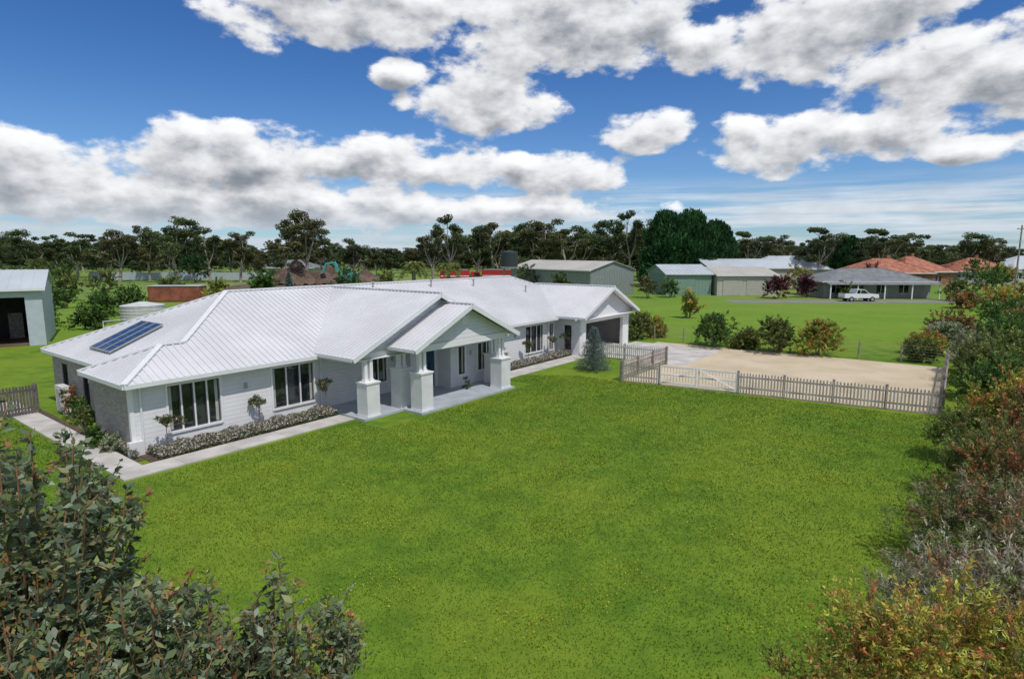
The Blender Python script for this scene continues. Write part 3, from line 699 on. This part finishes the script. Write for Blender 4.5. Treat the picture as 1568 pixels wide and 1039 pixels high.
def cypress(name, X, Y, w, h, nc=60):
    mb = MB(); mb.tube((0, 0, 0), (0, 0, h*.8), .6, .15, 'bark'); P = []; Cc = []; A = []
    for i in range(nc):
        a = i*2.4+random.uniform(-.3, .3); zf = (i+.5)/nc; z = h*(.06+.86*zf); q = (w/2)*(1-zf**2.6*.8)*random.uniform(.45, .86)
        c = np.array((math.cos(a)*q, math.sin(a)*q, z)); mb.tube((0, 0, z*.6), c, .12, .04, 'bark', 4)
        pts = blob_pts(c, (w*.15, w*.15, h*.12), 360); P.append(pts); Cc.append(palcol(360, PAL['cyp'])*random.uniform(.75, 1.6)); A.append(unit(pts-np.array((0, 0, z*.5)))+rng.normal(size=(360, 3))*.4+np.array((0, 0, .7)))
    C = np.vstack(P); V = leaf_geo(C, rng.uniform(.6, 1.4, len(C)), rng.uniform(.22, .48, len(C)), np.vstack(A)); o = mb.build(name, None, (X, Y, 0)); mkobj('foliage', quads_mesh('cyp', V, np.vstack(Cc)), o)
cypress('cypress_tree', 34, 133, 13, 16.0); cypress('cypress_tree', 39.5, 134, 14, 16.2); cypress('cypress_tree', 45.5, 135, 11, 14.0); cypress('cypress_tree', 83, 150, 8, 11, 40)
def conifer(name, X, Y, h, r, pal='spruce', n=9000):
    mb = MB(); mb.tube((0, 0, 0), (0, 0, h*.97), .07, .01, 'bark'); P = []; A = []
    nb = 70
    for i in range(nb):
        z = h*(.06+.9*i/nb); q = r*(1-z/h)**.85*random.uniform(.75, 1.12)+.04; a = i*2.4
        e = np.array((math.cos(a)*q, math.sin(a)*q, z-q*.12+.05)); s0 = np.array((0, 0, z)); mb.tube(s0, e, .012, .004, 'bark', 4)
        k = int(n/nb*(.35+1.3*(1-z/h))); t = rng.random(k)[:, None]**.7; P.append(s0+(e-s0)*t+rng.normal(size=(k, 3))*(.05+.05*q)); A.append(np.broadcast_to(unit(e-s0), (k, 3))+rng.normal(size=(k, 3))*.6+np.array((0, 0, .25)))
    C = np.vstack(P); V = leaf_geo(C, rng.uniform(.06, .13, len(C))*h/2.7, .03*h/2.7, np.vstack(A)); o = mb.build(name, None, (X, Y, 0)); mkobj('foliage', quads_mesh('needles', V, palcol(len(C), PAL[pal])), o)
conifer('blue_spruce', 5.2, 37.6, 2.85, 1.25); conifer('conifer', -29.6, 80, 5.0, 1.3); conifer('conifer', -47.5, 70, 3.6, 1.2, 'green')
def palm(name, X, Y, h):
    mb = MB(); mb.tube((0, 0, 0), (0, 0, h*.62), .35, .28, 'bark', 9); P = []; A = []
    for i in range(40):
        a = i*2.399; up = random.uniform(.1, 1.2); L_ = random.uniform(1.9, 2.6)
        for k in range(26):
            t = k/25; r = L_*t*math.cos(up*.5); z = h*.62+L_*(up*t-1.1*t*t*.9); q = (math.cos(a)*r, math.sin(a)*r, z)
            for sd in (-1, 1): P.append((q[0]-math.sin(a)*.15*sd, q[1]+math.cos(a)*.15*sd, q[2]-.03)); A.append((math.cos(a)*.6-math.sin(a)*sd, math.sin(a)*.6+math.cos(a)*sd, -.3))
    C = np.array(P); V = leaf_geo(C, .55, .12, np.array(A)); o = mb.build(name, None, (X, Y, 0)); mkobj('fronds', quads_mesh('fronds', V, palcol(len(C), [(.16, .20, .05), (.24, .26, .08)])), o)
palm('palm_tree', -15.3, 94, 8.4); palm('palm_tree', -10.2, 97, 8.0)
for (X, Y, r, h, pl, n) in ((-30.9, 75, 2.1, 5.7, 'green', 3500), (-37, 75, 1.6, 4.0, 'yell', 2500), (-44, 64, 1.8, 3.0, 'green', 3000), (-46, 72, 2.2, 3.2, 'green', 3000), (-75, 110, 3, 4.6, 'olive', 2500), (-68, 92, 2.4, 4.8, 'olive', 2500), (-76, 145, 5.5, 7.6, 'cyp', 5000), (-47, 60, 1.5, 2.2, 'green', 1500), (-41, 58, 1.3, 2.2, 'green', 1500), (-60, 80, 2., 2.6, 'green', 1500), (-90, 120, 4, 5.5, 'green', 3500), (-100, 128, 4, 6, 'olive', 3500), (-83, 100, 3, 4, 'green', 2500), (-57, 100, 2.5, 4, 'olive', 2500), (-22, 104, 2.5, 4.6, 'olive', 2500), (-30, 110, 2.8, 5.0, 'green', 2500), (3, 112, 3, 6, 'gum', 3000),
                        (43, 97, 2.7, 3.7, 'purple', 2500), (48.5, 99, 2.2, 3.9, 'purple', 2200), (53.5, 96.5, 1.6, 2.5, 'olive', 1200), (57, 120, 3, 5.2, 'yell', 2500), (7, 86, 1.7, 5.2, 'gum', 2000), (22, 98, 2.2, 3.6, 'gumb', 1500), (26, 99, 1.8, 3.0, 'green', 1500), (20.2, 68, .9, 3.0, 'yell', 900), (68, 92, 2.2, 3.5, 'olive', 2000), (74, 86, 2.5, 3.2, 'redb', 2000), (78, 98, 3.2, 5.5, 'green', 2500), (84, 104, 3.5, 5.5, 'yell', 2500), (70, 78, 2.4, 3.0, 'grey', 2000), (64, 70, 2.4, 2.6, 'redb', 2500), (70, 118, 3, 5.5, 'purple', 2000), (92, 120, 4, 6.4, 'green', 2500), (101, 116, 3, 5, 'redb', 2000),
                        (35, 126, 3, 5, 'olive', 2000), (90, 100, 2.4, 3.6, 'olive', 2000), (60, 80, 2.4, 2.4, 'redb', 2500), (56, 64, 2.6, 2.6, 'green', 2500), (67, 82, 2.4, 2.8, 'orange', 2500), (50, 60, 2.2, 2.4, 'olive', 2500)):
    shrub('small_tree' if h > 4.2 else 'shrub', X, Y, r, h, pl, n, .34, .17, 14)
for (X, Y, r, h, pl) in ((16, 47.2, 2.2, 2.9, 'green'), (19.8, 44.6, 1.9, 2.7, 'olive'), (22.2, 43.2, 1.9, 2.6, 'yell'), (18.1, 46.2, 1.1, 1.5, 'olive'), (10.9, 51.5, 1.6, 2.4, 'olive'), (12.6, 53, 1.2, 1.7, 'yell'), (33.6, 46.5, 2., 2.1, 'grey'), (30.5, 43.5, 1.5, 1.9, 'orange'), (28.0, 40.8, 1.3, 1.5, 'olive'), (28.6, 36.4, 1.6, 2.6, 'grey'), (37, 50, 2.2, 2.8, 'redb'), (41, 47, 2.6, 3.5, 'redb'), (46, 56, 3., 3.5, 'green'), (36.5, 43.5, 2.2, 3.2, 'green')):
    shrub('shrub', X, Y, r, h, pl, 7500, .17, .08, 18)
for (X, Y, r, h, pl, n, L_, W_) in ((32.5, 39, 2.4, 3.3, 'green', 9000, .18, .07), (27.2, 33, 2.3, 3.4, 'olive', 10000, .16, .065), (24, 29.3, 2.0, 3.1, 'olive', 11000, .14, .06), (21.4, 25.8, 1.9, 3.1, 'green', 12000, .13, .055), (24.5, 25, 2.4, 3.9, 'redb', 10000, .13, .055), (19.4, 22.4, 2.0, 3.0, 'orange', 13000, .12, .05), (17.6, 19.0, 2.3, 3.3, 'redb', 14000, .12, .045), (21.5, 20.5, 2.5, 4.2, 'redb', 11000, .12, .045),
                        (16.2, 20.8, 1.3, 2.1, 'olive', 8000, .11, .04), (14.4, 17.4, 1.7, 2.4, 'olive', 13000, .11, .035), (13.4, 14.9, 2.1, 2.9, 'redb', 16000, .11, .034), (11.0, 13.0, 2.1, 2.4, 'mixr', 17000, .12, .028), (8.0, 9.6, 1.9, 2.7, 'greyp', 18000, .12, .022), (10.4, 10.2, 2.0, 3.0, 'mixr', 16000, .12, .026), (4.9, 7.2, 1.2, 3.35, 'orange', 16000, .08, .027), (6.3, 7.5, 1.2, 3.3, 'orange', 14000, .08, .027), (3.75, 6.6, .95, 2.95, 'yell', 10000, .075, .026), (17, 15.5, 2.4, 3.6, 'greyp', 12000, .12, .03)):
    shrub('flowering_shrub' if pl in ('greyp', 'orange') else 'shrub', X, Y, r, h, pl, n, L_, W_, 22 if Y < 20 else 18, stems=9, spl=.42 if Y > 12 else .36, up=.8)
def sapling(name, X, Y, zlo, tops, leafL=.065, per=1.0):
    mb = MB(); P = []; A = []; Cc = []
    trunk = Vector((X, Y, 0)); crotch = Vector((X, Y, zlo)); mb.tube(trunk, crotch, .05, .03, 'bark')
    for (tx, ty, tz) in tops:
        e = Vector((tx, ty, tz)); s0 = crotch+Vector((random.gauss(0, .05), random.gauss(0, .05), random.uniform(-.5, .1)))
        ctrl = s0.lerp(e, .5)+Vector(((tx-X)*.35, (ty-Y)*.35, -.05)); pts = [s0*(1-t)**2+ctrl*2*t*(1-t)+e*t*t for t in [i/8 for i in range(9)]]
        for i in range(8): mb.tube(pts[i], pts[i+1], .010*(1-i/9)+.003, .010*(1-(i+1)/9)+.003, 'twig', 5)
        Ls = sum((pts[i+1]-pts[i]).length for i in range(8)); red = random.random() < .35; bri = random.uniform(.75, 1.25)
        for k in range(random.randint(5, 8)):
            t = random.uniform(.3, 1.0); i = min(7, int(t*8)); q = pts[i].lerp(pts[i+1], t*8-i); d = (pts[i+1]-pts[i]).normalized()
            sd = (d*random.uniform(.4, 1.1)+Vector((random.gauss(0, .7), random.gauss(0, .7), random.uniform(.1, .5)))).normalized()*random.uniform(.14, .34)
            q2 = q+sd; mb.tube(q, q2, .0035, .0018, 'twig', 4); nl = int(15*per)
            for j in range(nl):
                f = .12+.88*j/nl; c = q.lerp(q2, f); out = Vector((random.gauss(0, 1), random.gauss(0, 1), random.gauss(0, .8)))+sd*1.5; out.normalize()
                L_ = leafL*random.uniform(.6, 1.2)*(1-.40*f); P.append(c+out*L_*.55); A.append((out, L_))
                base = random.choice(PAL['euc']); u = random.uniform(.7, 1.35)*bri
                if f > .7 and red: base = random.choice([(.32, .13, .06), (.36, .22, .08), (.30, .26, .07)])
                Cc.append([x*u for x in base])
        for j in range(int(Ls*55*per)):
            t = random.uniform(.15, 1.0); i = min(7, int(t*8)); q = pts[i].lerp(pts[i+1], t*8-i); out = Vector((random.gauss(0, 1), random.gauss(0, 1), random.gauss(.3, .8))).normalized()
            L_ = leafL*random.uniform(.7, 1.2); P.append(q+out*L_*.55); A.append((out, L_)); u = random.uniform(.65, 1.35)*bri; Cc.append([x*u for x in random.choice(PAL['euc'])])
    C = np.array([tuple(p) for p in P]); Ad = np.array([tuple(a[0]) for a in A]); Ll = np.array([a[1] for a in A])
    V = leaf_geo(C, Ll, Ll*.45, Ad, .15); o = mb.build(name); mkobj('foliage', quads_mesh('sap', V, np.array(Cc)), o)
def tops(cx, cy, r, ztop, drop, n):
    o = []
    for i in range(n):
        a = random.uniform(0, 6.28); q = r*math.sqrt(random.random()); o.append((cx+math.cos(a)*q, cy+math.sin(a)*q, ztop-drop*(q/r)**1.5-random.uniform(0, .35)))
    return o
sapling('eucalypt_sapling', -3.5, 3.9, 4.5, tops(-3.5, 3.9, .85, 6.55, .9, 38)+tops(-3.4, 3.8, .9, 5.7, .6, 30), .10)
sapling('eucalypt_sapling', -4.6, 4.6, 4.3, tops(-4.7, 4.6, .8, 6.5, .9, 22), .10)
sapling('eucalypt_sapling', -2.35, 3.6, 4.1, tops(-2.35, 3.55, .7, 5.5, .4, 40), .09)
sapling('eucalypt_sapling', -1.45, 3.6, 4.2, tops(-1.45, 3.6, .42, 5.66, .7, 34), .08)
sapling('eucalypt_sapling', -2.9, 3.2, 3.9, tops(-2.9, 3.2, .7, 5.45, .4, 36), .09)
sapling('eucalypt_sapling', -1.9, 3.3, 3.9, tops(-1.8, 3.3, .5, 5.2, .3, 26), .085)

# ------------------------------------------------------------------ garden by the house
def bed_plants(name, s0, s1, t0, t1, n):
    s_ = rng.uniform(s0, s1, n); t_ = rng.uniform(t0, t1, n)
    hh = .30+.16*np.abs(np.sin(s_*3.1+t_))*np.abs(np.cos(s_*1.7)); ed = np.minimum(1, (np.minimum(t_-t0, t1-t_)/.25)); z = rng.random(n)**.5*hh*(.45+.55*ed)+.03
    W_ = np.array([tuple(HW(a, b, c)) for a, b, c in zip(s_, t_, z)]); col = palcol(n, [(.10, .15, .05), (.15, .19, .09), (.20, .21, .13)])
    fl = (rng.random(n) < .42) & (z > hh*.45); col[fl] = palcol(fl.sum(), [(.70, .62, .60), (.62, .45, .46), (.74, .70, .64)], .1)
    V = leaf_geo(W_, np.where(fl, .07, .09), np.where(fl, .06, .045)); mkobj(name, quads_mesh(name, V, col.clip(0, .8)))
bed_plants('flower_bed', .3, 8.0, .35, 1.45, 17000); bed_plants('flower_bed', 19.6, 28.3, .5, 1.45, 12000); bed_plants('flower_bed', -.27, -.02, -3.2, .6, 1800)
def rose(name, s_, t_, h=1.5, pal=((.07, .12, .04), (.12, .17, .05))):
    p = HW(s_, t_); mb = MB(); mb.tube((0, 0, 0), (0, 0, h*.65), .02, .015, 'twig'); P = []
    for i in range(11):
        e = (random.gauss(0, .20), random.gauss(0, .20), h*random.uniform(.66, .95)); mb.tube((0, 0, h*.6), e, .01, .004, 'twig', 4); P.append(blob_pts(e, (.14, .14, .12), 60))
    C = np.vstack(P); col = palcol(len(C), pal); k = rng.random(len(C)) < .12; col[k] = palcol(k.sum(), [(.55, .2, .25), (.7, .5, .5)])
    o = mb.build(name, None, p); mkobj('foliage', quads_mesh('rose', leaf_geo(C, .08, .05), col), o)
rose('standard_rose', .95, .6, 1.6); rose('standard_rose', 4.75, .45, 1.5); rose('standard_rose', 7.85, .8, 1.75); rose('standard_rose', 21.0, .7, 1.6); rose('standard_rose', 24.0, .7, 1.6); rose('standard_rose', 27.0, .7, 1.7); rose('standard_rose', 28.2, 1.0, 1.9)
for (s_, t_, r, h, pl) in ((-.55, -2.2, .4, .9, 'green'), (-.2, -4.2, .6, 1.4, 'olive'), (.2, -6.0, .6, 1.5, 'green'), (-.3, -1.2, .4, .7, 'grey'), (.3, -7.6, .5, 1.6, 'redb')):
    q = HW(s_, t_); shrub('garden_shrub', q.x, q.y, r, h, pl, 2200, .08, .045, 8, spl=.14)
q = HW(15.4, 2.8); shrub('potted_plant', q.x, q.y, .22, .8, 'green', 500, .08, .04, 5, spl=.1)

# ------------------------------------------------------------------ lawn blades and flowers
n = 360000
X = rng.uniform(-24, 24, n); Y = 6+30*rng.random(n)**1.15
rel = np.stack([X-C0.x, Y-C0.y], 1); S = rel@np.array((D.x, D.y)); T = rel@np.array((NF.x, NF.y))
ok = (T > 2.85) & ~((S > 7.9) & (S < 18.8) & (T < 4.75)) | (S < -1.35)
lineok = S < 22.5+.12*np.maximum(T-8, 0); inview = np.abs(X) < .9*Y+1
k = ok & lineok & inview; X, Y, S, T = X[k], Y[k], S[k], T[k]; n = len(X)
hgt = rng.uniform(.022, .048, n)*(1+.02*Y); C = np.stack([X, Y, hgt*.5], 1)
A = np.stack([rng.normal(0, .6, n), rng.normal(0, .6, n), np.ones(n)], 1)
def ripple(X, Y): return (np.sin(X*.9+np.sin(Y*.7)*2)+np.sin(Y*1.1+np.cos(X*.5)*2)+.7*np.sin(X*2.3-Y*1.9+np.sin(Y*2.1))+.6*np.sin(X*.31+Y*.22))*.17+.5
patch = ripple(X, Y)+.13*np.sign(np.sin(T*2*np.pi/2.4+.15*np.sin(S*.8)))
c0 = np.array((.100, .190, .019)); c1 = np.array((.210, .305, .030)); mixv = (patch+rng.normal(0, .25, n)).clip(0, 1)[:, None]
col = c0*(1-mixv)+c1*mixv; V = leaf_geo(C, hgt*1.3, rng.uniform(.012, .022, n)*(1+.03*Y), A, .1)
mkobj('lawn_grass', quads_mesh('lawn', V, col))
n = 110000; X = rng.uniform(-16, 19, n); Y = 8+27*rng.random(n)
rel = np.stack([X-C0.x, Y-C0.y], 1); S = rel@np.array((D.x, D.y)); T = rel@np.array((NF.x, NF.y))
pf_ = np.sin(X*1.3+1.7*np.sin(Y*.8))+np.sin(Y*1.7+1.3*np.cos(X*1.1))+.8*np.sin(X*3.1+Y*2.3)
k = (T > 4.9) & (S < 22) & (pf_+rng.normal(0, .55, n) > 1.25); X, Y = X[k], Y[k]; n = len(X)
V = leaf_geo(np.stack([X, Y, rng.uniform(.045, .08, n)], 1), .038, .038); mkobj('yellow_wildflowers', quads_mesh('flowers', V, palcol(n, [(.50, .45, .03), (.38, .39, .03)], .15)))

# ------------------------------------------------------------------ world
SUN = Vector((.30, -.42, .92)).normalized()
el = math.asin(SUN.z)
w = bpy.data.worlds.new('World'); scene.world = w; w.use_nodes = True; nt = w.node_tree; nt.nodes.clear()
w.cycles.sampling_method = 'MANUAL'; w.cycles.sample_map_resolution = 256
grp = bpy.data.node_groups.new('cloud_density', 'ShaderNodeTree')
grp.interface.new_socket('Az', in_out='INPUT', socket_type='NodeSocketFloat'); grp.interface.new_socket('El', in_out='INPUT', socket_type='NodeSocketFloat'); grp.interface.new_socket('Density', in_out='OUTPUT', socket_type='NodeSocketFloat')
gi = grp.nodes.new('NodeGroupInput'); go = grp.nodes.new('NodeGroupOutput'); az, ele = gi.outputs[0], gi.outputs[1]
cb = grp.nodes.new('ShaderNodeCombineXYZ'); grp.links.new(math_n(grp, 'MULTIPLY', az, .24), cb.inputs[0]); grp.links.new(math_n(grp, 'MULTIPLY', ele, .40), cb.inputs[1]); cb.inputs[2].default_value = 3.7
nz = grp.nodes.new('ShaderNodeTexNoise'); grp.links.new(cb.outputs[0], nz.inputs['Vector']); nz.inputs['Scale'].default_value = 1.; nz.inputs['Detail'].default_value = 7; nz.inputs['Roughness'].default_value = .54
nb = noise(grp, cb.outputs[0], .22, 1)
BL = [(-14.5, 19.8, 12, 3.6), (5, 19.5, 16, 4.4), (25.5, 17.3, 12, 3.7), (35.5, 12.9, 7.5, 4.2), (-2.6, 13.4, 7.5, 3.0), (-10.5, 15.3, 3, 1.4), (11.6, 10.7, 4.6, 2.0), (23.5, 8.9, 8, 2.5), (31.5, 9.8, 7, 2.6),
      (-25.4, 8.0, 8, 3.0), (-12, 8.2, 9, 2.8), (1.5, 7.2, 9.5, 2.2), (-38, 5.9, 7, 3.2), (-24, 4.2, 28, 2.5), (-2, 4.0, 14, 1.5), (37, 7.6, 4, 1.1), (-52, 14, 8, 4), (52, 12, 8, 5)]
cur = None
for (a, e, rx, ry) in BL:
    x1 = math_n(grp, 'MULTIPLY_ADD', az, 1/rx, -a/rx); y1 = math_n(grp, 'MULTIPLY_ADD', ele, 1/ry, -e/ry)
    v = math_n(grp, 'SUBTRACT', 1.0, math_n(grp, 'MULTIPLY_ADD', y1, y1, math_n(grp, 'MULTIPLY', x1, x1))); cur = v if cur is None else math_n(grp, 'MAXIMUM', cur, v)
elsewhere = sstep(grp, math_n(grp, 'ABSOLUTE', az), 48., 60.); hi_ = sstep(grp, ele, 25., 32.)
ef = math_n(grp, 'MAXIMUM', elsewhere, hi_)
lf = math_n(grp, 'MULTIPLY', math_n(grp, 'SUBTRACT', nb, .48), 5.)
cur = math_n(grp, 'MAXIMUM', cur, math_n(grp, 'ADD', lf, math_n(grp, 'MULTIPLY', math_n(grp, 'SUBTRACT', 1., ef), -3.)))
cur = math_n(grp, 'MAXIMUM', cur, -1.0)
dd = math_n(grp, 'ADD', math_n(grp, 'MULTIPLY', cur, .74), math_n(grp, 'MULTIPLY', math_n(grp, 'SUBTRACT', nz.outputs['Fac'], .485), 2.7))
grp.links.new(dd, go.inputs[0])
tc = N(nt, 'ShaderNodeTexCoord'); sx = N(nt, 'ShaderNodeSeparateXYZ'); nt.links.new(tc.outputs['Generated'], sx.inputs[0])
azd = math_n(nt, 'MULTIPLY', math_n(nt, 'ARCTAN2', sx.outputs[0], sx.outputs[1]), 57.2958); eld = math_n(nt, 'MULTIPLY', math_n(nt, 'ARCSINE', sx.outputs[2]), 57.2958)
def dens(da, de):
    g_ = nt.nodes.new('ShaderNodeGroup'); g_.node_tree = grp; nt.links.new(math_n(nt, 'ADD', azd, da), g_.inputs[0]); nt.links.new(math_n(nt, 'ADD', eld, de), g_.inputs[1]); return g_.outputs[0]
d0 = dens(0., 0.); d1 = dens(.5, 1.15)
mask = sstep(nt, d0, -.02, .40)
shade = sstep(nt, math_n(nt, 'ADD', math_n(nt, 'MULTIPLY', d1, .85), math_n(nt, 'MULTIPLY', d0, .15)), .10, 1.25)
relief = math_n(nt, 'MULTIPLY', math_n(nt, 'SUBTRACT', d0, d1), .22)
ccol = mixc(nt, shade, (.87, .88, .90), (.36, .385, .43))
ad = N(nt, 'ShaderNodeMix', data_type='RGBA', blend_type='ADD'); ad.inputs[0].default_value = 1.; nt.links.new(ccol, ad.inputs[6]); nt.links.new(math_n(nt, 'MAXIMUM', math_n(nt, 'MINIMUM', relief, .18), -.10), ad.inputs[7])
hz = sstep(nt, eld, -.5, 5.0); ccol2 = mixc(nt, hz, (.62, .70, .80), ad.outputs[2])
sky = N(nt, 'ShaderNodeTexSky', sky_type='NISHITA'); sky.sun_disc = False; sky.sun_elevation = el; sky.sun_rotation = math.atan2(SUN.x, SUN.y); sky.air_density = 1.0; sky.dust_density = .2; sky.ozone_density = 1.6
tint = N(nt, 'ShaderNodeMix', data_type='RGBA', blend_type='MULTIPLY'); tint.inputs[0].default_value = 1.; nt.links.new(sky.outputs[0], tint.inputs[6])
nt.links.new(mixc(nt, sstep(nt, eld, 3., 20.), (.58, .84, 1.20), (.32, .64, 1.08)), tint.inputs[7])
bg1 = N(nt, 'ShaderNodeBackground'); nt.links.new(tint.outputs[2], bg1.inputs[0]); bg1.inputs[1].default_value = .09
bg2 = N(nt, 'ShaderNodeBackground'); nt.links.new(ccol2, bg2.inputs[0]); bg2.inputs[1].default_value = .95
cv = N(nt, 'ShaderNodeCombineXYZ'); nt.links.new(math_n(nt, 'MULTIPLY', azd, .05), cv.inputs[0]); nt.links.new(math_n(nt, 'MULTIPLY', eld, .9), cv.inputs[1])
veil = math_n(nt, 'MULTIPLY', sstep(nt, noise(nt, cv.outputs[0], 1., 4, .6), .36, .60), math_n(nt, 'MULTIPLY', sstep(nt, eld, 7.0, 2.8), .85))
mk = math_n(nt, 'MAXIMUM', math_n(nt, 'MULTIPLY', mask, sstep(nt, eld, -1., .5)), veil)
mx = N(nt, 'ShaderNodeMixShader'); nt.links.new(mk, mx.inputs[0]); nt.links.new(bg1.outputs[0], mx.inputs[1]); nt.links.new(bg2.outputs[0], mx.inputs[2])
out = N(nt, 'ShaderNodeOutputWorld'); nt.links.new(mx.outputs[0], out.inputs[0])
sl = bpy.data.lights.new('sun', 'SUN'); sl.energy = 3.1; sl.angle = R(.6); sl.color = (1, .96, .90)
so = bpy.data.objects.new('sun', sl); COL.objects.link(so); so.rotation_euler = (-SUN).to_track_quat('-Z', 'Y').to_euler(); so.location = (20, -20, 60)

cam = bpy.data.cameras.new('camera'); cam.sensor_width = 36; cam.lens = 36*920/1568; cam.clip_end = 5000; cam.clip_start = .1
co = bpy.data.objects.new('camera', cam); COL.objects.link(co); co.location = (0, 0, HZ); co.rotation_euler = (R(90-8.32), 0, 0); scene.camera = co
scene.view_settings.view_transform = 'Standard'; scene.view_settings.look = 'None'; scene.view_settings.exposure = 0
